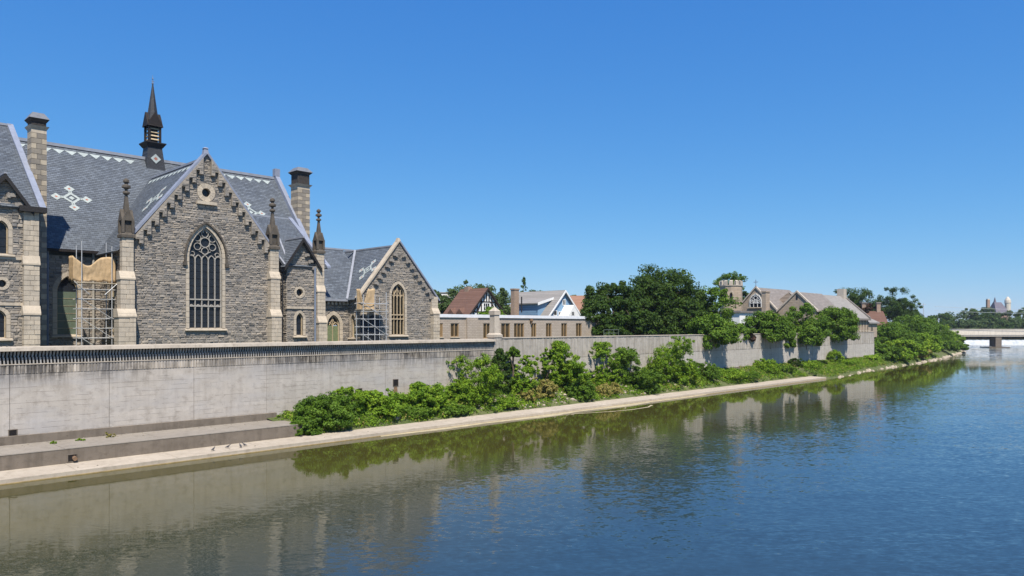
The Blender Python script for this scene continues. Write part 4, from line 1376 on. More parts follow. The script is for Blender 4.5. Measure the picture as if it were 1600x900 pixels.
def drain(parent, u, v, z, w, h, stain=None):
    mb = MB(); mb.box(u - w / 2, u + w / 2, v - .006, v + .1, z, z + h)
    d = part(mb, 'painted_drain_hole', M['hole'], parent)  # solid black face, the dark of the opening is its colour
    mb = MB()
    f = .05
    mb.box(u - w / 2 - f, u - w / 2, v - .03, v + .1, z - f, z + h + f); mb.box(u + w / 2, u + w / 2 + f, v - .03, v + .1, z - f, z + h + f)
    mb.box(u - w / 2, u + w / 2, v - .031, v + .1, z + h, z + h + f); mb.box(u - w / 2, u + w / 2, v - .031, v + .1, z - f, z)
    part(mb, 'drain_frame', M['conc_old'], d)
    if stain:
        mb = MB(); mb.hexa([(u - w * .5, v - .004, z - stain), (u + w * .5, v - .004, z - stain), (u + w * .5, v + .05, z - stain), (u - w * .5, v + .05, z - stain),
                            (u - w * .34, v - .004, z - f), (u + w * .34, v - .004, z - f), (u + w * .34, v + .05, z - f), (u - w * .34, v + .05, z - f)])
        part(mb, 'rust_stain', M['rust'], d)
drain(wall, upx(20, WALL_V), WALL_V - .008, 1.86, .42, .36)
drain(wall, upx(618, WALL_V), WALL_V - .008, zpx(603, upx(618, WALL_V), WALL_V), .55, .6, 1.0)
drain(wall, upx(563, WALL_V), WALL_V - .008, zpx(614, upx(563, WALL_V), WALL_V), .3, .4)
mb = MB(); ud = upx(113, 2.6); mb.tube((ud + .1, 2.35, .62), (ud + .12, 2.75, .68), .13, n=10)
drain(lg, ud, 2.615, .45, .48, .42)
part(mb, 'drain_pipe', M['rust'], lg)

# second, plain stretch
wall2 = thing('board_marked_wall', 'plain board marked concrete river wall running on from the pillar behind the bank bushes', 'wall', (UJ + 60, WALL_V, 1.5))
mb = MB(); mb.box(UJ + .55, UE, WALL_V + .08, WALL_V + .8, .8, TOPZ + .05); part(mb, 'wall_core', M['conc_old'], wall2)
e2 = [UJ + .56 + (UE - UJ - .56) * i / 21 for i in range(22)]
zc = 5.25
for a, b in zip(e2, e2[1:]):
    mb = MB(); mb.box(a + .016, b - .016, WALL_V + rng.uniform(-.008, .008), WALL_V + .3, .8, zc, rng.random() * .7); part(mb, 'lower_panel', M['conc_low'], wall2)
    mb = MB(); mb.box(a + .016, b - .016, WALL_V + .015 + rng.uniform(-.008, .008), WALL_V + .3, zc + .025, TOPZ + .05, rng.random() * .8); up = part(mb, 'upper_panel', M['conc_v'], wall2)
    mb = MB()
    x = a + .05
    while x < b - .1:
        w = rng.uniform(.10, .22)
        if rng.random() < .5: mb.box(x, min(x + w, b - .03), WALL_V - .012, WALL_V + .02, zc + .06, TOPZ + .02, rng.random())
        x += w + .02
    part(mb, 'board_marks', M['conc_v'], up, 'stuff')
    mb = MB(); mb.box(a + .01, b - .01, WALL_V - .07, WALL_V + .85, TOPZ + .054, TOPZ + .16, rng.random()); part(mb, 'coping_slab', M['conc_cop'], wall2)
mb = MB(); mb.box(UJ + .56, UE, WALL_V - .28, WALL_V + .1, .9, 2.5); part(mb, 'footing', M['conc_old'], wall2)
mb = MB(); mb.box(UE - 1, UE + .02, WALL_V + .3, WALL_V + 9, .8, TOPZ + .03); part(mb, 'return_wall', M['conc_low'], wall2)

# pillar where the two meet
pl = thing('concrete_pillar', 'square concrete pillar with a pyramid cap standing between the two river walls', 'pillar', (UJ, WALL_V + .3, 4.6))
pv = WALL_V + .42
zq = lambda y: zpx(y, UJ, pv)
mb = MB(); mb.box(UJ - .54, UJ + .54, WALL_V - .14, WALL_V + .95, 4.6, zq(527)); part(mb, 'plinth', M['conc_v'], pl)
mb = MB(); mb.taper(UJ, pv, zq(527), zq(523), .62, .62); mb.taper(UJ, pv, zq(523), zq(520.5), .60, .43); part(mb, 'base', M['conc_cop'], pl)
mb = MB(); mb.taper(UJ, pv, zq(520.5), zq(492), .40, .37); part(mb, 'shaft', M['conc_cop'], pl)
mb = MB(); mb.taper(UJ, pv, zq(492), zq(486.5), .45, .45); mb.taper(UJ, pv, zq(486.5), zq(480), .47, .06); part(mb, 'cap', M['conc_cop'], pl)

# light stones along the water's edge past the end of the kerb
r_ = random.Random(5)
def rock(c, s, r):
    mb = MB()
    n = 7
    rings = []
    for z, k in ((-.4, .8), (.05, 1.0), (.4, .6), (.55, .2)):
        rings.append([(c[0] + math.cos(6.283 * i / n) * s * k * r.uniform(.7, 1.2), c[1] + math.sin(6.283 * i / n) * s * k * r.uniform(.6, 1.0), c[2] + z * s * r.uniform(.8, 1.1)) for i in range(n)])
    vs = [p for q in rings for p in q]
    mb.faces(vs, [(j * n + i, j * n + (i + 1) % n, (j + 1) * n + (i + 1) % n, (j + 1) * n + i) for j in range(3) for i in range(n)] + [tuple(range(3 * n, 4 * n))], r.random())
    return mb
M['rock'] = plain("pale_rock", (.36, .31, .24), .9, .3, 2, .5)
mb = MB()
for i in range(420):
    u = r_.uniform(UKERB, 300)
    q = rock((u, vwater(u) + r_.gauss(.5, .7), -.02), (.1 + .5 * r_.random() ** 3) * (1 + (u - UKERB) / 200), r_)
    mb.faces(q.v, q.f, r_.random())
solo(mb, 'shore_stones', M['rock'], 'pale stones strewn along the water line beyond the end of the kerb', 'stones', (UKERB, 0, 0), kind='stuff')
big = pix_ground(1284, 586, .4)
solo(rock((big[0], big[1] + .8, .3), 1.1, r_), 'boulder', M['rock'], 'pale boulder where the concrete kerb ends', 'boulder', (big[0], big[1], .3))

# ------------------------------------------------------------------ weir, bridge, foam
WF = Matrix.Identity(4)
t = NT("falling_water")
n1 = t.noise(t.coord((.9, 1, .15)), .8, 5, .7)
zf_ = t.n('MapRange', {'Value': t.n('SeparateXYZ', {0: t.n('TexCoord').outputs['Object']}).outputs['Z'], 'From Min': 2.1, 'From Max': 2.6, 'To Min': 0.0, 'To Max': 1.0}, clamp=True).outputs[0]
M['fall'] = t.pbr(t.mix(zf_, t.ramp(n1, [(.3, (.26, .30, .34)), (.6, (.47, .49, .50))]), (.10, .17, .20)), .5, t.bump(n1, .5, .2), .4)
M['foam'] = plain("white_foam", (.78, .80, .81), .6, .15, 2, .4)
mb = MB()
nx, nz = 160, 6
vs = []
for i in range(nx + 1):
    x = 150 + 230 * i / nx
    for j in range(nz + 1):
        f = j / nz
        vs.append((x, WEIR + 1.8 - 1.9 * f ** 1.8 + .12 * math.sin(x * 1.9 + f), 2.57 - (2.57 + .1) * f ** 1.6))
mb.faces(vs, [(i * (nz + 1) + j, (i + 1) * (nz + 1) + j, (i + 1) * (nz + 1) + j + 1, i * (nz + 1) + j + 1) for i in range(nx) for j in range(nz)])
structure(mb, 'weir_water', M['fall'], WF, recalc=False, smooth=True)
r_ = random.Random(21)
mb = MB()
for i in range(90):
    x = r_.uniform(170, 300); y = WEIR - 1.5 - abs(r_.gauss(0, 26)); l = r_.uniform(.5, 2.2); w = r_.uniform(.1, .35)
    pts = [(x + l * math.cos(6.283 * k / 9) * r_.uniform(.6, 1.1), y + w * math.sin(6.283 * k / 9), .02 + r_.uniform(0, .02)) for k in range(9)]
    mb.poly(pts)
for i in range(70):
    gx, gy = r_.uniform(1495, 1560), r_.uniform(546, 560)
    d = FPX * CAMH / (gy - 510); x = (gx - 800) / FPX * d
    l = r_.uniform(.5, 2.6); w = r_.uniform(.1, .35)
    mb.poly([(x + l * math.cos(6.283 * k / 9) * r_.uniform(.6, 1.1), d + w * math.sin(6.283 * k / 9), .02 + r_.uniform(0, .02)) for k in range(9)])
solo(mb, 'river_foam', M['foam'], 'white foam patches on the river below the weir', 'foam', (230, WEIR - 5, 0), kind='stuff', frame=WF, recalc=False)
M['bridge'] = m_concrete("bridge_concrete", (.62, .56, .48), (.70, .64, .56), (.42, .37, .30), None, .5)
br = thing('road_bridge', 'low pale concrete bridge crossing the river in front of the weir', 'bridge', (230, BRY, 0), frame=WF)
zB0, zB1 = 4.72, 7.75
mb = MB(); mb.box(150, 380, BRY - 3, BRY + 3, zB0, zB0 + 1.1); part(mb, 'deck', M['bridge'], br)
xx = 150
while xx < 380:
    mb = MB(); mb.box(xx + .03, xx + 9.97, BRY - 3.2, BRY - 2.85, zB0 + .6, zB1, rng.random()); part(mb, 'parapet_panel', M['bridge'], br)
    xx += 10
mb = MB(); mb.box(150, 380, BRY - 3.3, BRY - 2.8, zB1 + .003, zB1 + .16); part(mb, 'parapet_rail', M['bridge'], br)
px0 = (1554 - 800) / FPX * BRY
mb = MB(); mb.box(px0 - 1.3, px0 + 1.3, BRY - 2.7, BRY + 1.5, .3, zB0); part(mb, 'pier', M['conc_old'], br)  # dark concrete stands in for the shade under the deck
mb = MB(); mb.box(px0 - 4.5, px0 + 4.5, BRY - 3.5, BRY + 3, -.4, .2); part(mb, 'pier_footing', M['conc_old'], br)
mb = MB(); mb.box(146, 190, BRY - 4, BRY + 4, -1, zB0 + .3); part(mb, 'abutment', M['bridge'], br)

# ------------------------------------------------------------------ buildings behind the wall
M['tan_brick'] = None
def m_courses(name, a, b, dark, h=.2, mort=.02, axis='u'):
    t = NT(name)
    src = t.n("TexCoord").outputs['Object']
    sep = t.n("SeparateXYZ", {0: src})
    v = t.n("CombineXYZ", {0: sep.outputs['X' if axis == 'u' else 'Y'], 1: sep.outputs['Z']}).outputs[0]
    brk = t.n("TexBrick", {'Vector': v, 'Scale': 1.0, 'Mortar Size': mort, 'Brick Width': h * 2.6, 'Row Height': h, 'Color1': (0, 0, 0, 1), 'Color2': (1, 1, 1, 1)})
    n1 = t.noise(t.coord(), .7, 6, .65)
    cc = t.mix(brk.outputs['Color'], a, b)
    cc = t.mix(t.ramp(n1, [(.4, (0, 0, 0)), (.75, (.5, .5, .5))]), cc, dark)
    cc = t.mix(brk.outputs['Fac'], cc, tuple(x * .7 for x in a))
    return t.pbr(cc, .9, t.bump(t.math('SUBTRACT', 0.0, brk.outputs['Fac']), .4, .02), .2)
M['tan_brick'] = m_courses("tan_brick", (.37, .31, .255), (.42, .36, .30), (.28, .235, .19))
M['church2'] = m_courses("buff_church_stone", (.41, .325, .245), (.33, .27, .21), (.24, .20, .16), .38, .03)
M['church2_v'] = m_courses("buff_church_stone_side", (.41, .325, .245), (.33, .27, .21), (.24, .20, .16), .38, .03, 'v')
M['white_fascia'] = plain("white_fascia", (.68, .69, .72), .5, .1, 2, .05)
M['bronze'] = plain("bronze_window_frame", (.32, .22, .12), .5, .2, 3)
M['bronze_glass'] = m_glass("bronze_glass", (.045, .032, .016), .2)
M['white_wall'] = plain("white_render", (.76, .76, .75), .8, .08, 2)
M['brown_shingle'] = m_courses("brown_shingle", (.135, .075, .056), (.165, .095, .072), (.10, .06, .048), .3, .03)
M['grey_shingle'] = m_courses("grey_shingle", (.24, .225, .21), (.29, .275, .258), (.19, .18, .17), .3, .03)
M['taupe_shingle'] = m_courses("taupe_shingle", (.19, .17, .155), (.24, .215, .20), (.14, .13, .12), .35, .03)
M['shade_blue_siding'] = m_courses("shade_blue_boards", (.20, .34, .50), (.23, .37, .52), (.16, .27, .40), .18, .02)  # shade on the gable put into the siding colour as blue
M['white_siding'] = m_courses("white_siding", (.78, .79, .79), (.82, .82, .82), (.66, .67, .68), .18, .02)
M['black_timber'] = plain("black_timber", (.03, .022, .02), .8, .3, 4)
M['red_brick_pale'] = m_courses("brown_brick", (.30, .22, .165), (.36, .265, .20), (.22, .16, .125), .22, .02)
M['terracotta'] = m_courses("orange_brown_shingle", (.25, .14, .095), (.29, .165, .115), (.20, .12, .085), .3, .03)

# flat-roofed tan brick hall
VF = 14.2
fu0, fu1 = upx(676, VF), upx(933, VF)
fz1 = 10.35
flat = thing('flat_roofed_hall', 'low flat roofed tan brick building with a white roof edge behind the river wall', 'building', ((fu0 + fu1) / 2, VF, GROUND))
PF = front(VF)
wins = [(684, 692, 3), (704, 717, 2), (755, 772, 3), (783, 797, 2), (803, 819, 3), (830, 838, 2), (853, 862, 2), (877, 886, 2), (900, 909, 2)]
rects = []
for a, b, k in wins:
    a_, b_ = upx(a, VF), upx(b, VF)
    rects.append((a_, b_, zpx(526.5 if a < 760 else 528, a_, VF) if a < 730 else GROUND + 1.25, zpx(505, a_, VF), k))
of = [(fu0, GROUND), (fu0, fz1 - .32), (fu1, fz1 - .32), (fu1, GROUND)]
mb = MB(); wall_face(mb, PF, of, [rect(*r[:4]) for r in rects], .25)
mb.poly([(fu0, VF, GROUND), (fu0, VF + 13, GROUND), (fu0, VF + 13, fz1 - .32), (fu0, VF, fz1 - .32)]); mb.poly([(fu1, VF, GROUND), (fu1, VF + 13, GROUND), (fu1, VF + 13, fz1 - .32), (fu1, VF, fz1 - .32)])
part(mb, 'wall', M['tan_brick'], flat)
mb = MB(); mb.box(fu0 - .1, fu1 + .12, VF - .14, VF + 13.2, fz1 - .32, fz1 + .05); part(mb, 'fascia', M['white_fascia'], flat)
mb = MB(); mb.box(upx(728, VF), upx(745, VF), VF - .25, VF + .1, GROUND, fz1 - .34); part(mb, 'pilaster', M['tan_brick'], flat)
for a, b, z0_, z1w, k in rects:
    mb = MB()
    strip(mb, PF, [(a + .05, z0_), (a + .05, z1w), ], .1, -.2, -.06); strip(mb, PF, [(b - .05, z0_), (b - .05, z1w)], .1, -.2, -.06)
    strip(mb, PF, [(a, z1w - .05), (b, z1w - .05)], .1, -.2, -.062); strip(mb, PF, [(a, z0_ + .05), (b, z0_ + .05)], .1, -.2, -.062)
    w = part(mb, 'window', M['bronze'], flat)
    for i in range(k):
        xa, xb = a + (b - a) * i / k, a + (b - a) * (i + 1) / k
        mb = MB(); mb.poly([PF(x, z, -.17) for x, z in rect(xa, xb, z0_, z1w)], rng.random()); part(mb, 'pane', M['bronze_glass'], w)
        if i: mb = MB(); strip(mb, PF, [(xa, z0_), (xa, z1w)], .09, -.18, -.05); part(mb, 'mullion', M['bronze'], w)
    mb = MB(); bar(mb, PF, a - .08, b + .08, z0_ - .12, z0_ - .005, -.1, .1); part(mb, 'sill', M['ashlar'], w)
ub = upx(829, VF)
mb = MB(); mb.lathe((ub, VF - .16, fz1 - .75), [(.05, -.35), (.10, -.1), (.22, .1), (.24, .35)], 8); part(mb, 'rainwater_head', M['rust'], flat)

# ---- pitched-roof houses, local axes: x across the gable, y back along the ridge
def house(name, label, fr, w, L, ze, zr, wallm, roofm, gablem=None, cat='house', ov=.45, left_ext=0.0):
    h = thing(name, label, cat, (0, 0, 0), frame=fr)
    z0 = GROUND
    ze -= z0; zr -= z0
    mb = MB()
    mb.poly([(-w, 0, 0), (w, 0, 0), (w, 0, ze), (-w, 0, ze)])
    for x in (-w, w): mb.poly([(x, 0, 0), (x, L, 0), (x, L, ze), (x, 0, ze)])
    mb.poly([(-w, L, 0), (w, L, 0), (w, L, ze), (0, L, zr), (-w, L, ze)])
    part(mb, 'wall', M[wallm], h)
    mb = MB(); mb.poly([(-w, 0, ze), (w, 0, ze), (0, 0, zr)]); part(mb, 'gable', M[gablem or wallm], h)
    s = (zr - ze) / w
    for sg in (-1, 1):
        ex = w + ov + (left_ext if sg < 0 else 0)
        mb = MB()
        q0 = [(sg * ex, -ov, zr - s * ex), (sg * ex, L + ov, zr - s * ex), (0, L + ov, zr), (0, -ov, zr)]
        mb.prism([(x, y, z - .02) for x, y, z in q0], [(x, y, z + .18) for x, y, z in q0])
        part(mb, 'roof', M[roofm], h)
    return h

def bargeboards(h, w, ze, zr, ov, mat, y=-.5):
    s = (zr - ze) / w
    for sg in (-1, 1):
        ex = w + ov
        mb = MB(); q = [(sg * ex, zr - s * ex), (0, zr), (0, zr - .38), (sg * ex, zr - s * ex - .38)]
        mb.prism([(x, y - .05, z + .16) for x, z in q], [(x, y + .06, z + .16) for x, z in q]); part(mb, 'bargeboard', M[mat], h)

def house_window(h, x0, x1, z0, z1, y=0.0, fm='white_siding', gm='glass', nx=2, nz=1):
    Pq = front(y)
    mb = MB()
    for a in (x0, x1): strip(mb, Pq, [(a, z0), (a, z1)], .12, -.02, .07)
    for b in (z0, z1): strip(mb, Pq, [(x0 - .06, b), (x1 + .06, b)], .12, -.02, .072)
    w = part(mb, 'window', M[fm], h)
    for i in range(nx):
        mb = MB(); mb.poly([Pq(x, z, .012) for x, z in rect(x0 + (x1 - x0) * i / nx, x0 + (x1 - x0) * (i + 1) / nx, z0, z1)]); part(mb, 'pane', M[gm], w)
    mb = MB()
    for i in range(1, nx): strip(mb, Pq, [(x0 + (x1 - x0) * i / nx, z0), (x0 + (x1 - x0) * i / nx, z1)], .09, .0, .06)
    for i in range(1, nz): strip(mb, Pq, [(x0, z0 + (z1 - z0) * i / nz), (x1, z0 + (z1 - z0) * i / nz)], .06, .0, .058)
    if mb.v: part(mb, 'glazing_bar', M[fm], w)

# half-timbered house
fr = frame_at(760, 130, R(46))
tw, tze, tzr, tL = 4.4, 11.0, 15.6, 6.2
tud = house('half_timbered_house', 'house with brown shingle roof and black and white half timbered gable behind the flat hall', fr, tw, tL, tze, tzr, 'white_wall', 'brown_shingle', 'white_wall')
bargeboards(tud, tw, tze - GROUND, tzr - GROUND, .45, 'black_timber')
e, r0 = tze - GROUND, tzr - GROUND
PT = front(0)
for pts in ([(-3.2, e + .1), (-3.2, e + 1.1)], [(-2.2, e), (-2.2, e + 2.1)], [(-1.25, e), (-1.25, e + 3.1)], [(1.25, e), (1.25, e + 3.1)], [(2.2, e), (2.2, e + 2.1)], [(3.2, e), (3.2, e + 1.1)], [(0, e + 2.5), (0, r0 - .2)],
            [(-3.6, e + .55), (3.6, e + .55)], [(-2.2, e + 2.3), (2.2, e + 2.3)], [(-.6, e + 2.4), (-.6, e + 3.6)], [(.6, e + 2.4), (.6, e + 3.6)], [(-2.2, e + .6), (-1.25, e + 2.2)], [(2.2, e + .6), (1.25, e + 2.2)], [(-3.2, e + .55), (-2.2, e + 1.5)], [(3.2, e + .55), (2.2, e + 1.5)]):
    mb = MB(); strip(mb, PT, pts, .2, .0, .09 + rng.uniform(0, .01)); part(mb, 'timber', M['black_timber'], tud)
house_window(tud, -.75, .75, e + .75, e + 2.1, 0, 'white_wall', 'glass', 3, 2)
# a low eyebrow dormer on the river slope
mb = MB()
s = (tzr - tze) / tw
for k in range(2):
    y0, y1 = 1.2 + k * 2.3, 3.0 + k * 2.3
    x = -4.3
    zr_ = r0 + s * x
    mb.prism([(x - .25, y0, zr_ + .1), (x - .25, (y0 + y1) / 2, zr_ + 1.0), (x - .25, y1, zr_ + .1)], [(x + 1.1, y0, zr_ + .9), (x + 1.1, (y0 + y1) / 2, zr_ + 1.3), (x + 1.1, y1, zr_ + .9)])
part(mb, 'dormer', M['brown_shingle'], tud)
mb = MB(); mb.box(-.5, .5, 4.2, 5.2, r0 - .8, r0 + .55); part(mb, 'chimney', M['red_brick_pale'], tud)

# grey-roofed house with gable painted in shade blue
fr = frame_at(881, 136, R(46))
gw, gze, gzr, gL = 4.6, 10.9, 15.5, 11.0
gh = house('grey_roofed_house', 'house with light grey shingle roof and gable coloured as blue shade behind the flat hall', fr, gw, gL, gze, gzr, 'shade_blue_siding', 'grey_shingle', 'shade_blue_siding', left_ext=3.4)
e, r0 = gze - GROUND, gzr - GROUND
bargeboards(gh, gw, e, r0, .45, 'white_siding')
house_window(gh, -.35, .45, e + 2.0, e + 3.0)
house_window(gh, -2.9, -2.0, e + .1, e + .95, nx=1)
house_window(gh, -1.5, -.9, e + .1, e + .75, nx=1)
house_window(gh, 2.6, 3.3, e + .05, e + .5, nx=1)
mb = MB(); mb.prism([(-1.9, -2.2, e - .6), (2.6, -2.2, e - .6), (.2, -2.2, e + 2.0)], [(-1.9, 0, e - .6), (2.6, 0, e - .6), (.2, 0, e + 2.0)]); pg = part(mb, 'added_sunlit_gable', M['white_siding'], gh)  # white gable built out to stand in for the sunlit triangle
PQ = front(-2.2)
mb = MB(); strip(mb, PQ, [(-.5, e + .1), (-.5, e + .75)], .1, 0, .05); strip(mb, PQ, [(.3, e + .1), (.3, e + .75)], .1, 0, .05); strip(mb, PQ, [(-.1, e + .1), (-.1, e + .75)], .06, 0, .05); part(mb, 'window_frame', M['white_siding'], pg)
mb = MB(); mb.poly([PQ(x, z, .01) for x, z in rect(-.5, .3, e + .1, e + .75)]); part(mb, 'pane', M['glass'], pg)
s = (gzr - gze) / gw
# long shed dormer on the river slope with cheeks in the same shade blue
xa, xb_ = -1.6, -5.4
za, zb_ = r0 + s * xa, r0 + s * xa - .8
mb = MB()
mb.prism([(xa, 1.6, za + .15), (xb_, 1.6, zb_), (xb_, 1.6, r0 + s * xb_)], [(xa, 7.2, za + .15), (xb_, 7.2, zb_), (xb_, 7.2, r0 + s * xb_)]); dm = part(mb, 'dormer', M['shade_blue_siding'], gh)
mb = MB(); q0 = [(xa + .1, 1.2, za + .25), (xb_ - .4, 1.2, zb_ - .05), (xb_ - .4, 7.6, zb_ - .05), (xa + .1, 7.6, za + .25)]
mb.prism(q0, [(x, y, z + .2) for x, y, z in q0]); part(mb, 'dormer_roof', M['grey_shingle'], dm)
mb = MB(); mb.hexa([(xa + .1, 1.1, za + .05), (xb_ - .45, 1.1, zb_ - .3), (xb_ - .45, 1.18, zb_ - .3), (xa + .1, 1.18, za + .05), (xa + .1, 1.1, za + .47), (xb_ - .45, 1.1, zb_ + .18), (xb_ - .45, 1.18, zb_ + .18), (xa + .1, 1.18, za + .47)]); part(mb, 'fascia', M['white_siding'], dm)
fi_ = fr.inverted()
def loc(px, y, dist, h=fi_):
    return h @ Vector(((px - 800) / FPX * dist, dist, CAMH + (510 - y) * dist / FPX))
c0 = loc(804.5, 451, 132)
mb = MB(); mb.box(c0.x - .6, c0.x + .6, c0.y - .45, c0.y + .45, 0, c0.z - .25); ch = part(mb, 'chimney', M['red_brick_pale'], gh)
mb = MB(); mb.box(c0.x - .68, c0.x + .68, c0.y - .53, c0.y + .53, c0.z - .25, c0.z); part(mb, 'chimney_cap', M['red_brick_pale'], ch)
c1 = loc(815, 475, 131)
mb = MB(); mb.tube((c1.x, c1.y, c1.z - 1.5), (c1.x, c1.y, c1.z + 1.3), .12, n=8); part(mb, 'vent_pipe', M['iron'], gh)

# white block at the end of the church, brown roof beyond, and a red-brown roof with two chimneys
fr = frame_at(694, 150, R(25))
wb = thing('white_block', 'plain white building with small square windows just right of the church', 'building', (0, 0, 0), frame=fr)
mb = MB(); mb.box(-6.5, 3.2, 0, 8, 0, 9.4); part(mb, 'wall', M['white_wall'], wb)
mb = MB(); mb.box(-6.6, 3.3, -.1, 8.1, 9.4, 9.62); part(mb, 'roof', M['taupe_shingle'], wb)
for x in (-4.2, -2.4, -.6, 1.2):
    for z in (5.6, 7.6):
        house_window(wb, x, x + .5, z, z + .5, 0, 'iron', 'glass', 1)
for px, y, dist, nm, lab, L in ((912, 463, 165, 'brown_roofed_house', 'house with orange brown roof half hidden between the shade-blue gable and dark trees', 9), (1377, 487, 205, 'red_roofed_house', 'house with red brown roof and two chimneys among the trees beyond the buff church', 10)):
    fr = frame_at(px, dist, R(80))
    zr = CAMH + (510 - y) * dist / FPX
    hh = house(nm, lab, fr, 5.0, L, zr - 3.6, zr, 'red_brick_pale', 'terracotta' if L == 9 else 'brown_shingle')
    if L == 10:
        for yy in (.8, 4.6):
            mb = MB(); mb.box(-.5, .5, yy - .5, yy + .5, zr - GROUND - 1, zr - GROUND + 2.3); ch = part(mb, 'chimney', M['red_brick_pale'], hh)
            mb = MB(); mb.box(-.65, .65, yy - .65, yy + .65, zr - GROUND + 2.3, zr - GROUND + 2.6); part(mb, 'chimney_cap', M['taupe_shingle'], ch)

# ---- buff stone church with battlemented tower, gables looking back along the bank
c2 = thing('buff_stone_church', 'buff stone church with a battlemented tower and taupe roofs behind the wall trees', 'church', (150, 18, GROUND))
def gable_hall(vm, half, zr, ze, ua, ub, roofm='taupe_shingle'):
    Pq = lambda a, z, o=0.0: (ua - o, a, z)
    mb = MB()
    mb.poly([(ua, vm - half, GROUND), (ua, vm + half, GROUND), (ua, vm + half, ze), (ua, vm, zr - .15), (ua, vm - half, ze)])
    part(mb, 'gable_wall', M['church2_v'], c2)
    mb = MB()
    for sg in (-1, 1): mb.poly([(ua, vm + sg * half, GROUND), (ub, vm + sg * half, GROUND), (ub, vm + sg * half, ze), (ua, vm + sg * half, ze)])
    part(mb, 'wall', M['church2'], c2)
    for sg in (-1, 1):
        mb = MB(); q = [(ua + .3, vm + sg * (half + .3), ze - .3), (ub, vm + sg * (half + .3), ze - .3), (ub, vm, zr), (ua + .3, vm, zr)]
        mb.prism(q, [(x, y, z - .2) for x, y, z in q]); part(mb, 'roof', M[roofm], c2)
        mb = MB(); mb.hexa([(ua - .2, vm + sg * (half + .35), ze - .45), (ua + .4, vm + sg * (half + .35), ze - .45), (ua + .4, vm, zr - .1), (ua - .2, vm, zr - .1),
                            (ua - .2, vm + sg * (half + .35), ze - .05), (ua + .4, vm + sg * (half + .35), ze - .05), (ua + .4, vm, zr + .3), (ua - .2, vm, zr + .3)]); part(mb, 'coping', M['conc_cop'], c2)
    return Pq
uA = upx(1181, 25); zA = zpx(449, uA, 25)
mA = mpp(uA, 25)
PA = gable_hall(25, 4.6, zA, zpx(484, uA, 25), uA, upx(1234, 25))
wA = dict(cx=25.0, a=1.35, z0=zpx(480, uA, 25), zs=zpx(471, uA, 25), rise=1.5)
window(c2, PA, lights=3, transoms=(wA['z0'] + .9,), rosette=True, frame_mat='white_wall', sur=.35, deep=-.05, sill=True, **wA)
mb = MB(); mb.tube((uA, 25, zA + .1), (uA, 25, zA + 1.7), .07, n=6); mb.box(uA - .05, uA + .05, 24.5, 25.5, zA + 1.1, zA + 1.22); mb.lathe((uA, 25, zA + .1), [(.22, 0), (.16, .3), (.05, .35)], 8); part(mb, 'gable_cross', M['pipe_blue'], c2)
uB = upx(1245, 14); zB_ = zpx(456, uB, 14)
gable_hall(14, 3.9, zB_, zpx(484, uB, 14), uB, upx(1284, 14))
mb = MB(); mb.poly([(uB - .03, 13.8, zB_ - 1.6), (uB - .03, 14.2, zB_ - 1.6), (uB - .03, 14.2, zB_ - .9), (uB - .03, 14.0, zB_ - .6), (uB - .03, 13.8, zB_ - .9)]); part(mb, 'slit_window', M['glass'], c2)
mb = MB(); cu, cv = upx(1200, 19), 19.5; mb.box(cu - .9, cu + .9, cv - .45, cv + .45, 10, zpx(457, cu, cv)); mb.box(cu - 1.0, cu + 1.0, cv - .55, cv + .55, zpx(457, cu, cv), zpx(455, cu, cv)); part(mb, 'chimney', M['church2'], c2)
# river range with a big pale slope and a strip of narrow windows
uC0, uC1, vC0, vC1 = 150.0, 182.0, 14.6, 20.5
zC1, zC0 = zpx(463, 182, 20.5), zpx(496, 182, 14.6)
mb = MB(); q = [(uC0, vC0 - .4, zC0 - .3), (uC1, vC0 - .4, zC0 - .3), (uC1, vC1, zC1), (uC0, vC1, zC1)]; mb.prism(q, [(x, y, z - .25) for x, y, z in q]); part(mb, 'roof', M['grey_shingle'], c2)
mb = MB(); mb.poly([(uC0, vC1, zC1), (uC1, vC1, zC1), (uC1, 28, zC0), (uC0, 28, zC0)]); part(mb, 'roof', M['grey_shingle'], c2)
mb = MB(); mb.hexa([(uC1 - .3, vC0 - .5, zC0 - .3), (uC1 + .3, vC0 - .5, zC0 - .3), (uC1 + .3, vC1, zC1), (uC1 - .3, vC1, zC1), (uC1 - .3, vC0 - .5, zC0 + .05), (uC1 + .3, vC0 - .5, zC0 + .05), (uC1 + .3, vC1, zC1 + .35), (uC1 - .3, vC1, zC1 + .35)]); part(mb, 'coping', M['taupe_shingle'], c2)
mb = MB(); mb.box(uC1 - 2.2, uC1 - .2, vC1 - .8, vC1 + .8, zC1 - 1.5, zpx(452, 182, 20.5)); part(mb, 'chimney', M['conc_cop'], c2)
PC = front(vC0)
slits = []
for i in range(12): slits.append((160.5 + i * 1.9, 161.15 + i * 1.9, GROUND + 1.8, zC0 - .75))
mb = MB(); wall_face(mb, PC, [(uC0, GROUND), (uC0, zC0 - .4), (uC1, zC0 - .4), (uC1, GROUND)], [rect(*s_) for s_ in slits], .4); mb.poly([(uC1, vC0, GROUND), (uC1, 28, GROUND), (uC1, 28, zC0), (uC1, vC1, zC1), (uC1, vC0, zC0)]); mb.poly([(uC0, vC0, GROUND), (uC0, 28, GROUND), (uC0, 28, zC0), (uC0, vC1, zC1), (uC0, vC0, zC0)]); part(mb, 'wall', M['church2'], c2)
for s_ in slits:
    mb = MB(); mb.poly([PC(x, z, -.35) for x, z in rect(*s_)]); w = part(mb, 'slit_window', M['glass'], c2)
    mb = MB(); bar(mb, PC, s_[0] - .15, s_[1] + .15, s_[2] - .3, s_[2] - .01, -.2, .25); part(mb, 'sill', M['conc_cop'], w)
mb = MB(); mb.box(uC0, uC1 + .3, vC0 - .6, vC0 - .3, zC0 - .75, zC0 - .3); part(mb, 'eaves_board', M['taupe_shingle'], c2)
u3 = 190.0
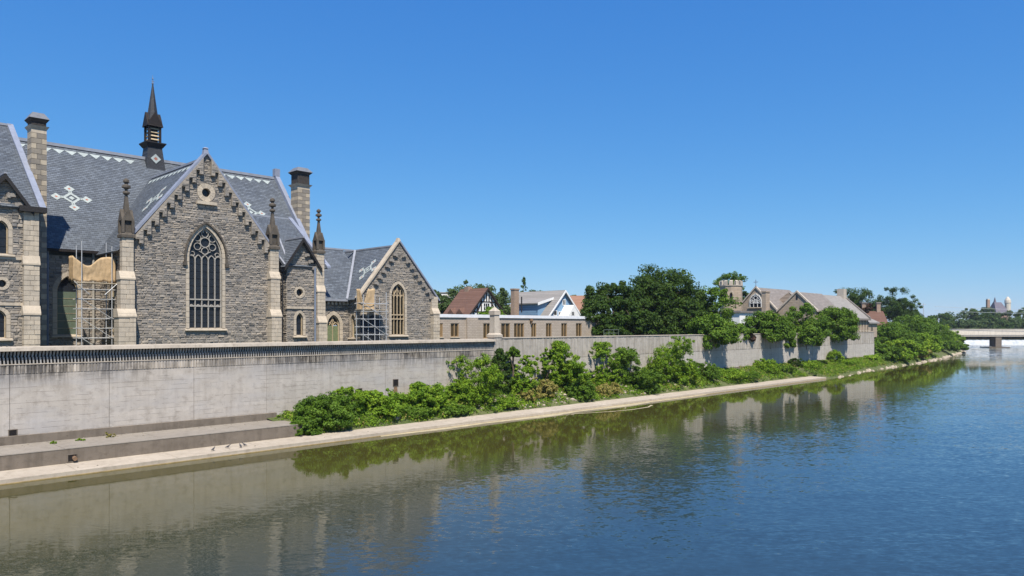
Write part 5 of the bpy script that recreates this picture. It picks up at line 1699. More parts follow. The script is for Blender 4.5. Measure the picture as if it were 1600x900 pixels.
mb = MB(); q = [(uC1 + .3, vC0 - .1, zC0 - 1.2), (u3, vC0 - .1, zC0 - 1.2), (u3 - 2, 18, zC0 + .8), (uC1 + .3, 18, zC0 + .8)]; mb.prism(q, [(x, y, z - .3) for x, y, z in q]); part(mb, 'roof', M['grey_shingle'], c2)
mb = MB(); mb.box(uC1 + .3, u3 - .5, vC0 + .4, 20, GROUND, zC0 - 1.3); part(mb, 'wall', M['church2'], c2)
mb = MB(); mb.box(uC1 + 3.4, uC1 + 4.2, vC0 + .37, vC0 + .5, GROUND + 1.6, zC0 - 1.9); part(mb, 'slit_window', M['glass'], c2)
# tower
tu, tv = upx(1142, 27), 27.0
th = 17 * mpp(tu, tv) / 1.0
tz = zpx(446, tu, tv)
tz2 = zpx(440, tu, tv)
n = 12
mb = MB(); mb.lathe((tu, tv, GROUND), [(th * 1.04, 0), (th, tz - GROUND)], n); tw_ = part(mb, 'tower', M['church2_v'], c2)
mb = MB(); mb.lathe((tu, tv, tz - .35), [(th * 1.0, 0), (th * 1.07, .2), (th * 1.07, .35)], n); part(mb, 'string_course', M['conc_cop'], tw_)
mb = MB()
for i in range(n):
    a0_, a1_ = 2 * math.pi * (i - .28) / n, 2 * math.pi * (i + .28) / n
    pt = lambda a, r, z: (tu + r * math.cos(a), tv + r * math.sin(a), z)
    mb = MB(); mb.hexa([pt(a0_, th * .86, tz), pt(a1_, th * .86, tz), pt(a1_, th * 1.05, tz), pt(a0_, th * 1.05, tz), pt(a0_, th * .86, tz2 + .2), pt(a1_, th * .86, tz2 + .2), pt(a1_, th * 1.05, tz2), pt(a0_, th * 1.05, tz2)]); part(mb, 'merlon', M['conc_cop'], tw_)
for dv in (.55, -.55):
    an = math.pi + .30
    Pt = lambda a, z, o=0.0: (tu + math.cos(an) * (th + o + .02) - math.sin(an) * a, tv + math.sin(an) * (th + o + .02) + math.cos(an) * a, z)
    window(c2, Pt, dv * .95, .38, zpx(473, tu, tv), zpx(462, tu, tv), .75, deep=-.04, sur=.2, frame_mat='tan_frame', sill=False)
# low porch with a flat roof between tower and trees
pu = upx(1160, 17)
mb = MB(); mb.box(pu - 3, pu + 5, 16, 22, GROUND, zpx(489, pu, 17)); part(mb, 'porch', M['white_wall'], c2)
mb = MB(); mb.box(pu - 3.3, pu + 5.3, 15.7, 22.3, zpx(489, pu, 17), zpx(486, pu, 17)); part(mb, 'porch_roof', M['taupe_shingle'], c2)

# green rail beside the flat hall
ru0, ru1 = upx(934, 10), upx(957, 10)
rl_ = thing('pipe_railing', 'thin green pipe railing on the wall top beside the flat hall', 'railing', ((ru0 + ru1) / 2, 9, GROUND))
for i in range(4):
    u = ru0 + (ru1 - ru0) * i / 3
    mb = MB(); mb.tube((u, 9, GROUND), (u, 9, 8.55), .04, n=6); part(mb, 'post', M['green_glass'], rl_)
for z in (8.1, 8.55):
    mb = MB(); mb.tube((ru0, 9, z), (ru1, 9, z), .035, n=6); part(mb, 'rail', M['green_glass'], rl_)

# ---- far things beyond the bridge
M['purple_roof'] = plain("far_purple_slate", (.13, .12, .15), .8, .15, .5)
M['brown_tower'] = plain("far_brown_brick", (.30, .20, .15), .9, .15, .5)
M['pale_dome'] = plain("far_pale_stone", (.55, .50, .42), .9, .12, .5)
fr = frame_at(1568, 700, 0, 4.5)
k = 700 / FPX
fc = thing('far_tower_house', 'far hall with steep purple grey roof, brown tower and pale turret above the far trees', 'building', (0, 0, 0), frame=fr)
hz = lambda y: CAMH + (510 - y) * k - 4.5
mb = MB(); mb.taper(-18 * k, 6, hz(505), hz(468), 2.2 * k, 2.0 * k); part(mb, 'tower', M['brown_tower'], fc)
mb = MB(); mb.box(-19.6 * k, -16.4 * k, 6 - 1.2, 6 + 1.2, hz(468), hz(466.6)); part(mb, 'tower_top', M['pale_dome'], fc)
mb = MB(); mb.box(-11 * k, 8 * k, 0, 14, 0, hz(489)); part(mb, 'wall', M['brown_tower'], fc)
mb = MB(); mb.hexa([(-12 * k, -.5, hz(489)), (9 * k, -.5, hz(489)), (9 * k, 14, hz(489)), (-12 * k, 14, hz(489)), (-8 * k, 6, hz(472)), (3 * k, 6, hz(472)), (3 * k, 8, hz(472)), (-8 * k, 8, hz(472))]); part(mb, 'roof', M['purple_roof'], fc)
mb = MB(); mb.taper(-6 * k, 7, hz(474), hz(464), 1.8 * k, .2 * k); part(mb, 'spirelet', M['purple_roof'], fc)
mb = MB(); mb.lathe((11 * k, 4, 0), [(4 * k, 0), (4 * k, hz(474)), (4.6 * k, hz(473)), (4.2 * k, hz(469)), (2.2 * k, hz(465)), (.3 * k, hz(463))], 10); part(mb, 'turret', M['pale_dome'], fc)
fr = frame_at(1443, 300, 0, 6.0)
k = 300 / FPX
po = thing('utility_pole', 'thin grey utility pole with a short crossarm standing above the bank trees', 'pole', (0, 0, 0), frame=fr)
mb = MB(); mb.tube((0, 0, 0), (0, 0, CAMH - 6 + 36 * k), .14, .1, 6); part(mb, 'shaft', M['steel'], po)
mb = MB(); mb.box(-4 * k, 4 * k, -.06, .06, CAMH - 6 + 34.2 * k, CAMH - 6 + 34.8 * k); part(mb, 'crossarm', M['steel'], po)
for i, (ya, yb, lab) in enumerate(((479, 487, 'upper pale overhead cable crossing the sky before the far trees'), (485.5, 490, 'lower pale overhead cable crossing in front of the far trees'))):
    mb = MB()
    pts = []
    for j in range(21):
        f = j / 20
        d = 306 + i * 6
        x = 1460 + 320 * f
        y = ya + (yb - ya) * f * .55 + 8 * (4 * f * (1 - f)) * .35
        pts.append(((x - 800) / FPX * d, d, CAMH + (510 - y) * d / FPX))
    mb.path(pts, [.07] * 21, 4)
    solo(mb, 'overhead_cable', M['steel'], lab, 'cable', pts[10], 'overhead cables by the bridge', frame=WF)
    p = pts[-1]
    mb = MB(); mb.tube((p[0], p[1], 0), (p[0], p[1], p[2] + 1), .2); mb.tube((p[0] - 1.5, p[1], p[2] + .3), (p[0] + 1.5, p[1], p[2] + .3), .1)
    solo(mb, 'cable_pole', M['steel'], ['near steel pole carrying the upper cable', 'far steel pole carrying the lower cable'][i], 'pole', (p[0], p[1], 0), frame=WF)
d = 505.0
q = lambda x, y: ((x - 800) / FPX * d, d, CAMH + (510 - y) * d / FPX)
a, b = q(1464, 497), q(1534, 495)
ft = thing('footbridge', 'long dark flat footbridge in front of the far trees', 'bridge', (a[0], d, 4.5), frame=WF)
mb = MB(); mb.hexa([(a[0], d, a[2] - .4), (b[0], d, b[2] - .4), (b[0], d + 2, b[2] - .4), (a[0], d + 2, a[2] - .4), (a[0], d, a[2] + .4), (b[0], d, b[2] + .4), (b[0], d + 2, b[2] + .4), (a[0], d + 2, a[2] + .4)]); part(mb, 'deck', M['iron'], ft)
for f in (0.02, .35, .68, .98):
    x, z = a[0] + (b[0] - a[0]) * f, a[2] + (b[2] - a[2]) * f
    mb = MB(); mb.tube((x, d + 1, 2), (x, d + 1, z - .4), .18); part(mb, 'post', M['conc_old'], ft)

# pigeons resting on the kerb
M['bird'] = plain("dark_feathers", (.06, .06, .07), .7, .3, 20)
for i, (px, yaw, lab) in enumerate(((333, .4, 'dark pigeon on the kerb, leftmost of the four'), (356, -.6, 'dark pigeon on the kerb, second from the left'), (376, 1.6, 'dark pigeon on the kerb, left one of the close pair'), (382, 2.4, 'dark pigeon on the kerb, right one of the close pair'))):
    v = .9 + .35 * (i % 2)
    u = upx(px, v)
    zk = .30 + .01
    mb = MB()
    c, s_ = math.cos(yaw), math.sin(yaw)
    Pp = lambda a, b, z: (u + a * c - b * s_, v + a * s_ + b * c, zk + z)
    prof = [(-.20, .02, .015, .09), (-.12, .045, .03, .10), (-.03, .07, .06, .13), (.05, .068, .07, .16), (.10, .04, .05, .20), (.125, .03, .032, .24), (.155, .032, .034, .27), (.185, .018, .018, .268), (.215, .005, .005, .258)]
    vs = []
    for a, w, h, z in prof:
        vs += [Pp(a, w * math.cos(6.283 * q_ / 8), z + h * math.sin(6.283 * q_ / 8)) for q_ in range(8)]
    fs = [(j * 8 + q_, j * 8 + (q_ + 1) % 8, (j + 1) * 8 + (q_ + 1) % 8, (j + 1) * 8 + q_) for j in range(len(prof) - 1) for q_ in range(8)] + [tuple(range(8)), tuple(range(64, 72))]
    mb.faces(vs, fs)
    for sg in (-1, 1): mb.tube(Pp(.02, sg * .025, 0), Pp(.02, sg * .03, .11), .008, n=4); mb.tube(Pp(.0, sg * .025, .006), Pp(.06, sg * .025, .006), .007, n=4)
    solo(mb, 'pigeon', M['bird'], lab, 'pigeon', (u, v, zk), 'pigeons on the kerb', smooth=True)
# ------------------------------------------------------------------ plants
M['leaf_light'] = m_leaf("light_leaves", [(.06, .13, .010), (.115, .215, .014), (.18, .29, .020), (.29, .39, .036)], .28)
M['leaf_mid'] = m_leaf("mid_leaves", [(.04, .085, .008), (.065, .13, .012), (.10, .18, .018), (.16, .25, .028)], .26)
M['leaf_dark'] = m_leaf("dark_leaves", [(.016, .039, .006), (.027, .058, .008), (.042, .082, .011), (.062, .108, .016)], .2)
M['leaf_cedar'] = m_leaf("cedar_sprays", [(.022, .05, .010), (.038, .075, .014), (.055, .10, .018), (.07, .12, .022)], .15)
M['leaf_dry'] = m_leaf("dry_leaves", [(.16, .18, .035), (.26, .23, .06), (.32, .26, .09), (.14, .20, .03)], .3)
M['leaf_purple'] = m_leaf("purple_leaves", [(.03, .018, .016), (.05, .028, .022), (.07, .035, .028), (.04, .04, .02)], .2)
M['leaf_far'] = m_leaf("far_leaves", [(.032, .06, .022), (.05, .085, .028), (.07, .11, .035), (.09, .13, .04)], .2)
M['bark'] = plain("bark", (.13, .10, .075), .95, .4, 4, .6)

def leaf_mesh(name, C, RR, per, size, seed, flat=.55, droop=0.0):
    """many small leaves spread through clumps at C (n,3) of radius RR"""
    g = np.random.default_rng(seed)
    n = len(C)
    idx = np.repeat(np.arange(n), per)
    d = g.normal(size=(len(idx), 3))
    d /= np.linalg.norm(d, axis=1)[:, None]
    rad = g.random(len(idx)) ** .45
    pos = C[idx] + d * (RR[idx] * rad)[:, None] * np.array([1, 1, flat + .25])
    nor = d * .8 + np.array([0, -.15, .45]) + g.normal(size=d.shape) * .5
    nor /= np.linalg.norm(nor, axis=1)[:, None]
    tx = np.cross(nor, g.normal(size=d.shape))
    tx /= np.linalg.norm(tx, axis=1)[:, None] + 1e-9
    ty = np.cross(nor, tx)
    L = size * g.uniform(.6, 1.35, len(idx))[:, None]
    Wd = L * g.uniform(.42, .62, len(idx))[:, None]
    v = np.stack([pos - tx * L * .5, pos + ty * Wd * .5 + nor * L * .08, pos + tx * L * .5 - nor * L * .1, pos - ty * Wd * .5 + nor * L * .08], axis=1).reshape(-1, 3)
    m = len(idx)
    me = bpy.data.meshes.new(name)
    me.vertices.add(4 * m); me.loops.add(4 * m); me.polygons.add(m)
    me.vertices.foreach_set('co', v.astype(np.float32).ravel())
    me.loops.foreach_set('vertex_index', np.arange(4 * m, dtype=np.int32))
    me.polygons.foreach_set('loop_start', np.arange(0, 4 * m, 4, dtype=np.int32))
    me.update(calc_edges=True)
    tn = np.clip(g.random(n)[idx] * .45 + g.random(m) * .55, 0, 1)
    at = me.attributes.new("tint", 'FLOAT', 'FACE')
    at.data.foreach_set('value', tn.astype(np.float32))
    return me

def clumps(form, n, rx, ry, h, seed, lobes=4):
    """clump centres and radii in a crown of half widths rx, ry and height h, base at z=0"""
    g = np.random.default_rng(seed)
    out = []
    subs = []
    if form == 'round':
        subs.append((0, 0, .5, .80, .5))
        for i in range(lobes):
            a = 2 * math.pi * (i + g.random()) / lobes
            subs.append((.5 * math.cos(a), .5 * math.sin(a), g.uniform(.32, .66), g.uniform(.36, .52), g.uniform(.22, .34)))
    elif form == 'bush':
        subs.append((0, 0, .36, .78, .38))
        for i in range(lobes + 2):
            a = 2 * math.pi * (i + g.random()) / (lobes + 2)
            subs.append((.55 * math.cos(a) * g.uniform(.6, 1), .55 * math.sin(a), g.uniform(.2, .62), g.uniform(.3, .48), g.uniform(.2, .38)))
    elif form == 'upright':
        subs.append((0, 0, .42, .62, .42))
        for i in range(lobes + 2):
            a = 2 * math.pi * (i + g.random()) / (lobes + 2)
            subs.append((.55 * math.cos(a) * g.uniform(.4, 1), .55 * math.sin(a), g.uniform(.35, .88), g.uniform(.26, .4), g.uniform(.15, .22)))
    if subs:
        w = np.array([s[3] ** 2 for s in subs]); w /= w.sum()
        for _ in range(n):
            s = subs[g.choice(len(subs), p=w)]
            d = g.normal(size=3); d /= np.linalg.norm(d)
            if d[2] < -.35: d[2] *= -.6
            k = g.uniform(.62, 1.02) if g.random() < .82 else g.uniform(.1, .6)
            out.append(((s[0] + d[0] * s[3] * k) * rx, (s[1] + d[1] * s[3] * k) * ry, (s[2] + d[2] * s[4] * k) * h))
    elif form == 'cone':
        for _ in range(n):
            t = g.random() ** 1.35
            a = g.random() * 6.283
            k = (1 - t) ** .85 * g.uniform(.55, 1.0) + .03
            out.append((k * rx * math.cos(a), k * ry * math.sin(a), t * h))
    elif form == 'column':
        for _ in range(n):
            t = g.random()
            a = g.random() * 6.283
            k = (math.sin(math.pi * min(1, t * .8 + .2)) ** .6) * g.uniform(.5, 1.0)
            out.append((k * rx * math.cos(a), k * ry * math.sin(a), t * h))
    C = np.array(out)
    C[:, 2] = np.maximum(C[:, 2], 0.02 * h)
    return C

def plant(name, label, cat, u, v, zb, h, rx, form='bush', mat='leaf_mid', n=48, per=80, leaf=.2, seed=1, group=None, ry=None, trunk=.0, crown0=0.0, cr=None, frame=None, lobes=4, tr=.03):
    """one tree or bush: trunk with limbs, crown of leaf clumps"""
    ry = rx if ry is None else ry
    t = thing(name, label, cat, (u, v, zb), group, frame)
    C = clumps(form, n, rx, ry, h - crown0, seed, lobes) + np.array([0, 0, crown0])
    g = np.random.default_rng(seed + 99)
    base = (rx + ry) / 2 * {'round': .22, 'bush': .17, 'upright': .17}.get(form, .26) if cr is None else cr
    RR = base * g.uniform(.65, 1.35, len(C))
    # stretch the clumps so the crown really fills its width and height
    for ax, r in ((0, rx), (1, ry)):
        C[:, ax] *= max(.2 * r, r - .65 * base) / np.percentile(np.abs(C[:, ax]), 93)
    lo_, hi_ = np.percentile(C[:, 2], 3), np.percentile(C[:, 2], 98.5)
    z0_, z1_ = crown0 + .45 * base, h - .55 * base
    if z1_ > z0_: C[:, 2] = z0_ + np.clip((C[:, 2] - lo_) / (hi_ - lo_), 0, 1.0) * (z1_ - z0_)
    if form in ('round', 'bush'):                        # keep the crown domed
        zc, hz_ = z0_ + (z1_ - z0_) * .42, (z1_ - z0_) * .58
        up = np.maximum(C[:, 2] - zc, 0) / hz_
        rr_ = np.sqrt((C[:, 0] / rx) ** 2 + (C[:, 1] / ry) ** 2 + up ** 2)
        lim = (.93 if form == 'round' else 1.0) * g.uniform(.9, 1.06, len(C))
        k = np.minimum(1, lim / np.maximum(rr_, 1e-6))
        C[:, 0] *= k; C[:, 1] *= k; C[:, 2] = np.where(C[:, 2] > zc, zc + (C[:, 2] - zc) * k, C[:, 2])
    if form in ('bush', 'upright', 'round'):             # sprigs standing out of the outline
        k = g.random(len(C)) < (.16 if form != 'round' else .1)
        RR[k] *= .5
        ctr = np.array([0, 0, z0_ + (z1_ - z0_) * .35])
        C[k] = ctr + (C[k] - ctr) * g.uniform(1.02, 1.22, k.sum())[:, None]
        C[k, 2] += np.where(C[k, 2] > ctr[2], g.uniform(0, .10, k.sum()) * (z1_ - z0_), 0)
        C[:, 2] = np.minimum(C[:, 2], h + .25 * base)
    if form in ('bush', 'upright', 'round') and crown0 < .3 * h:
        k = g.random(len(C)) < .16                       # skirts that hang low
        C[k, 2] = z0_ + g.random(k.sum()) * (z1_ - z0_) * .3
    me = leaf_mesh('crown', C, RR, per, leaf, seed)
    o = bpy.data.objects.new('crown' if name.endswith('tree') else 'foliage', me)
    COL.objects.link(o)
    me.materials.append(M[mat])
    o.parent = t
    mb = MB()
    hh = max(h * .62, crown0 + (h - crown0) * .4)
    rr = random.Random(seed)
    w0 = h * tr * (1.0 if form in ('round', 'cone', 'column') else .55)
    p0 = Vector((u, v, zb - .3))
    stems = 1 if form in ('round', 'cone', 'column') else 4
    for s in range(stems):
        a = rr.uniform(0, 6.28)
        sp = 0 if stems == 1 else rx * .3
        top = Vector((u + math.cos(a) * sp, v + math.sin(a) * sp, zb + hh * rr.uniform(.8, 1.1)))
        mid = p0.lerp(top, .5) + Vector((rr.uniform(-.1, .1), rr.uniform(-.1, .1), 0)) * rx * .3
        mb.path([p0, mid, top], [w0, w0 * .7, w0 * .25], 6)
        for k in range(5 if stems == 1 else 2):
            c = C[rr.randrange(len(C))]
            st = mid.lerp(top, rr.uniform(0, .8))
            e = Vector((u + c[0], v + c[1], zb + c[2]))
            mb.path([st, st.lerp(e, .55) + Vector((0, 0, .05 * h)), e], [w0 * .42, w0 * .28, w0 * .08], 5)
    part(mb, 'trunk' if stems == 1 else 'stems', M['bark'], t)
    return t

def bank_bush(px, yb, yt, wpx, label, v=4.6, name='bank_bush', cat='bush', form='bush', mat='leaf_light', n=46, per=80, leaf=.25, seed=None, group='bushes on the river bank', **kw):
    """placed by where it stands: px across, yb/yt its foot and top in the photograph, wpx its width"""
    u = upx(px, v)
    m = mpp(u, v)
    zb = bank_z(u, v) if u > ULEDGE else 1.3
    zt = zpx(yt, u, v)
    return plant(name, label, cat, u, v, zb - .1, max(.5, zt - zb + .1), wpx * m * (.50 if form == 'upright' else .53), form, mat, int(n * 3), int(per * .8), leaf * .86, seed if seed is not None else int(px * 7 + yt), group, **kw)

# --- bushes along the bank, near to far
bank_bush(512, 684, 612, 96, 'dense dark green bush at the near end of the bank where the bare ledge stops', v=4.0, mat='leaf_mid', n=90, per=110, leaf=.22, form='bush', ry=2.0)
bank_bush(477, 690, 650, 44, 'low dark leafy skirt of the first bush covering the end of the ledge', v=2.9, mat='leaf_mid', n=50, per=90, ry=.8)
bank_bush(556, 680, 606, 60, 'tall leafy bush behind the dense dark one at the near end', v=5.4, mat='leaf_light', n=60, per=90, form='upright')
bank_bush(600, 676, 609, 66, 'bright leafy bush just left of the brown stained drain', v=4.6, mat='leaf_light', n=64, per=90)
bank_bush(634, 658, 628, 34, 'dry yellowish bush below the brown stained drain', v=5.4, mat='leaf_dry', n=28, per=70)
bank_bush(664, 660, 594, 64, 'medium green bush right of the brown stained drain', v=4.8, mat='leaf_light', n=70, per=90)
bank_bush(655, 668, 634, 56, 'low dark undergrowth bush in front of the medium green one', v=3.5, mat='leaf_mid', n=44, per=80, ry=1.0)
bank_bush(706, 664, 632, 64, 'low spreading green bush in front of the big pale bush', v=3.5, mat='leaf_mid', n=50, per=80, ry=1.1)
bank_bush(740, 655, 556, 76, 'big pale green bush, tallest left of the pillar', v=4.8, mat='leaf_light', n=110, per=95, form='upright', leaf=.2)
bank_bush(716, 650, 598, 40, 'slim green bush leaning against the big pale bush from the left', v=5.4, mat='leaf_light', n=44, per=80)
bank_bush(782, 612, 545, 30, 'dark narrow bush with a bent tip below the pillar', v=5.9, mat='leaf_dark', n=54, per=80, form='column', leaf=.24)
bank_bush(802, 560, 541, 22, 'small leafy spray at the top right of the dark narrow bush', v=6.0, mat='leaf_mid', n=16, per=60, form='round', crown0=3.9)
bank_bush(815, 628, 558, 44, 'light green sapling bush right of the dark narrow one', v=5.2, mat='leaf_light', n=60, per=80, form='upright')
bank_bush(825, 640, 606, 34, 'grey brown thin bush below the light green sapling', v=4.2, mat='leaf_dry', n=26, per=60)
bank_bush(792, 648, 622, 44, 'low round bright bush at the kerb below the dark narrow one', v=3.4, mat='leaf_light', n=36, per=80, ry=.9)
bank_bush(846, 626, 590, 44, 'yellow brown dry bush left of the twin topped bush', v=4.7, mat='leaf_dry', n=40, per=80)
bank_bush(858, 610, 545, 34, 'left peak of the twin topped bright bush', v=5.6, mat='leaf_light', n=50, per=85, form='upright')
bank_bush(892, 618, 533, 58, 'tall right peak of the twin topped bright bush', v=5.0, mat='leaf_light', n=100, per=95, form='upright')
bank_bush(905, 630, 590, 44, 'dark low bush at the foot of the twin topped bush', v=3.7, mat='leaf_mid', n=44, per=80)
bank_bush(946, 622, 534, 46, 'yellow green thin topped bush right of the twin topped one', v=5.4, mat='leaf_light', n=70, per=75, form='upright')
bank_bush(952, 620, 598, 60, 'low yellow green weeds bush in front of the yellow green thin topped one', v=3.6, mat='leaf_dry', n=40, per=70, ry=.9)
bank_bush(985, 612, 545, 60, 'broad mid green bush between the yellow green one and the tallest bright one', v=4.9, mat='leaf_mid', n=90, per=90, form='upright')
bank_bush(1042, 608, 529, 66, 'tallest bright bush, its tip above the wall coping', v=5.0, mat='leaf_light', n=125, per=95, form='upright', leaf=.22)
bank_bush(1012, 614, 575, 46, 'mid green bush at the left foot of the tallest bright bush', v=3.7, mat='leaf_mid', n=50, per=80)
bank_bush(1068, 608, 560, 48, 'green bush on the right flank of the tallest bright bush', v=4.6, mat='leaf_light', n=60, per=85)
bank_bush(1102, 600, 563, 48, 'dark bush left of the first tree shadow on the wall', v=5.0, mat='leaf_mid', n=60, per=80)
bank_bush(1138, 598, 576, 46, 'low green bush under the widest tree shadow', v=4.6, mat='leaf_light', n=46, per=75)
bank_bush(1165, 594, 580, 40, 'low grassy bush left of the round yellow bush', v=4.0, mat='leaf_mid', n=36, per=70)
bank_bush(1197, 592, 559, 38, 'round yellow green bush against the sunlit wall', v=5.4, mat='leaf_light', n=50, per=80, form='round')
bank_bush(1222, 590, 568, 34, 'low green bush right of the round yellow one', v=5.0, mat='leaf_mid', n=36, per=70)
bank_bush(1243, 582, 558, 22, 'small dark bush between two tree shadows on the wall', v=5.9, mat='leaf_dark', n=26, per=70)
bank_bush(1262, 586, 563, 38, 'pale green bush under the middle tree shadow', v=4.8, mat='leaf_light', n=40, per=75)
bank_bush(1282, 580, 562, 18, 'tiny dark bush near the end of the kerb', v=6.0, mat='leaf_dark', n=20, per=60)
bank_bush(1304, 582, 547, 22, 'slim sapling standing beside the last tree shadow', v=5.8, mat='leaf_light', n=34, per=70, form='column')
bank_bush(1318, 582, 566, 44, 'low light bush at the foot of the slim sapling', v=6.0, mat='leaf_light', n=40, per=75)

# --- weeds on the ledge
for px, v, w, h, lab in ((443, 6.2, 26, .45, 'small green weed patch on the ledge near the first bush'), (470, 6.0, 16, .4, 'small weed tuft on the ledge touching the first bush'), (172, 5.9, 14, .5, 'straggly yellow weed on the ledge against the wall'), (84, 5.4, 8, .2, 'tiny green weed on the ledge near the left edge'), (127, 5.6, 12, .18, 'flat green weed in the ledge joint')):
    u = upx(px, v); m = mpp(u, v)
    plant('ledge_weed', lab, 'weed', u, v, 1.28, h, w * m * .5, 'bush', 'leaf_light' if px != 172 else 'leaf_dry', 16, 40, .11, int(px), 'weeds on the ledge', tr=.015)

# --- ground cover on the bank
g = np.random.default_rng(77)
N = 9500
uu = ULEDGE + 1 + (UE + 60 - ULEDGE) * g.random(N) ** 1.25
lo = np.array([2.75 if u < UKERB else vwater(u) + .5 for u in uu]); hi = np.array([WALL_V - .2 if u < UE else vwater(u) + 12 for u in uu])
vv = lo + (hi - lo) * g.random(N) ** .9
keep = np.array([math.sin(u * .55) + math.sin(u * 1.3 + v) + g.normal() * .6 > -1.0 or u > UKERB - 6 for u, v in zip(uu, vv)])
# bare kerb top showing through in the middle stretch
uu, vv = uu[keep], vv[keep]
C = np.array([(u, v, bank_z(u, v) + .12) for u, v in zip(uu, vv)])
for nm, mt, sel in (('ground_cover', 'leaf_light', g.random(len(C)) < .62), ):
    pass
for i, mt in enumerate(('leaf_light', 'leaf_mid', 'leaf_dry')):
    k = (np.arange(len(C)) % 10)
    s = C[(k < 6) if i == 0 else ((k >= 6) & (k < 9)) if i == 1 else (k == 9)]
    me = leaf_mesh('ground_cover', s, g.uniform(.25, .6, len(s)), 24, .19, 300 + i, .5)
    me.materials.append(M[mt])
    o = bpy.data.objects.new('ground_cover', me); COL.objects.link(o); o.matrix_world = F
    tag(o, ['bright green weeds and grass covering the bank', 'darker green weeds scattered over the bank', 'dry straw coloured weeds scattered over the bank'][i], 'ground cover', None, 'stuff')
# rubble showing between the plants
mb = MB()
r_ = random.Random(8)
for i in range(260):
    u = r_.choice([r_.gauss(52, 4), r_.gauss(45, 2.5), r_.uniform(ULEDGE + 4, 80), r_.gauss(66, 3)]); v = r_.uniform(2.8, 5.6)
    if u < ULEDGE + 3: continue
    q = rock((u, v, bank_z(u, v) + .02), r_.uniform(.12, .34), r_)
    mb.faces(q.v, q.f, r_.random())
solo(mb, 'bank_rubble', M['rock'], 'broken pale rubble lying on the bank among the bushes', 'rubble', (50, 4, 1), kind='stuff')

# --- trees behind the wall
def wall_tree(px, v, yt, wpx, label, zb=GROUND, crown_y=None, **kw):
    u = upx(px, v)
    m = mpp(u, v)
    h = zpx(yt, u, v) - zb
    c0 = 0.0 if crown_y is None else zpx(crown_y, u, v) - zb
    args = dict(form='round', mat='leaf_dark', n=130, per=150, leaf=.40, seed=int(px * 3 + yt), group='trees behind the river wall', crown0=c0, tr=.022)
    args.update(kw)
    name = args.pop('name', 'broadleaf_tree')
    return plant(name, label, 'tree', u, v, zb, h, wpx * m * .52, **args)

wall_tree(921, 15.5, 447, 30, 'pointed dark cedar at the right end of the flat hall', form='cone', mat='leaf_cedar', n=110, per=90, leaf=.3, name='cedar_tree', cr=.55)
wall_tree(958, 19, 436, 78, 'dark rounded tree between the cedar and the biggest tree', crown_y=520, mat='leaf_dark')
wall_tree(940, 13.5, 470, 60, 'lower dark tree filling in beside the flat hall end', crown_y=526, mat='leaf_dark', n=80)
wall_tree(1030, 18, 407, 116, 'biggest dark tree with a domed crown in the middle distance', crown_y=528, n=270, per=150, lobes=6, leaf=.42)
wall_tree(990, 14.5, 462, 70, 'lower dark tree on the left flank of the biggest one', crown_y=528, n=90)
wall_tree(1068, 13, 470, 70, 'dark lower tree at the right foot of the biggest one', crown_y=528, n=90)
wall_tree(1090, 14, 453, 62, 'mid dark tree filling the gap between the biggest tree and the leaning one', crown_y=530, n=110, mat='leaf_dark')
wall_tree(1113, 12.5, 443, 78, 'mid green tree leaning over the wall right of the biggest tree', crown_y=534, n=150, mat='leaf_mid', lobes=5)
wall_tree(1112, 7.4, 488, 66, 'low overhanging tree spilling down the wall before the square tower', zb=5.2, crown_y=543, n=120, mat='leaf_mid', ry=3.8)
wall_tree(1150, 9.0, 505, 42, 'pale low bush tree on the wall top below the tower', zb=5.8, crown_y=530, n=50, mat='leaf_mid')
wall_tree(1165, 8.0, 515, 26, 'reddish brown bush on the wall top left of the three wall trees', zb=5.8, crown_y=533, n=40, mat='leaf_purple', name='shrub_tree')
wall_tree(1203, 7.2, 483, 70, 'first of the three rounded trees spilling over the wall', zb=5.4, crown_y=532, n=150, mat='leaf_mid', lobes=5, ry=4.2)
wall_tree(1228, 7.6, 512, 36, 'hanging boughs of a small tree on the wall between the first two rounded trees', zb=4.6, crown_y=542, n=60, mat='leaf_mid', ry=1.4)
wall_tree(1259, 7.2, 471, 70, 'second and tallest of the three rounded trees spilling over the wall', zb=5.0, crown_y=538, n=160, mat='leaf_mid', lobes=5, ry=4.2)
wall_tree(1308, 7.3, 475, 62, 'third rounded tree on the wall, next to the narrow windowed range', zb=5.2, crown_y=532, n=150, mat='leaf_mid', lobes=5, ry=4.0)
wall_tree(1272, 7.4, 520, 30, 'leafy branch clump hanging on the wall under the second rounded tree', zb=4.2, crown_y=541, n=50, mat='leaf_light', ry=1.2)
wall_tree(1142, 42, 424, 46, 'open crowned light tree behind the square tower', crown_y=455, n=46, mat='leaf_mid', per=110, leaf=.4)
wall_tree(1160, 38, 455, 30, 'small dark tree between the tower and the first church gable', crown_y=485, n=40)
wall_tree(1335, 38, 447, 62, 'dark spreading tree behind the pale chimney of the buff church', crown_y=490, n=90, leaf=.45, lobes=5)
wall_tree(1352, 24, 470, 30, 'dark purple leaved tree behind the low end of the buff church', crown_y=505, n=60, mat='leaf_purple', leaf=.42)
wall_tree(1396, 34, 445, 54, 'tall dark tree with an irregular top right of the red roof', crown_y=500, n=120, leaf=.45, lobes=6)
wall_tree(1420, 32, 462, 40, 'lower shoulder tree beside the tall dark irregular one', crown_y=505, n=60, leaf=.45)
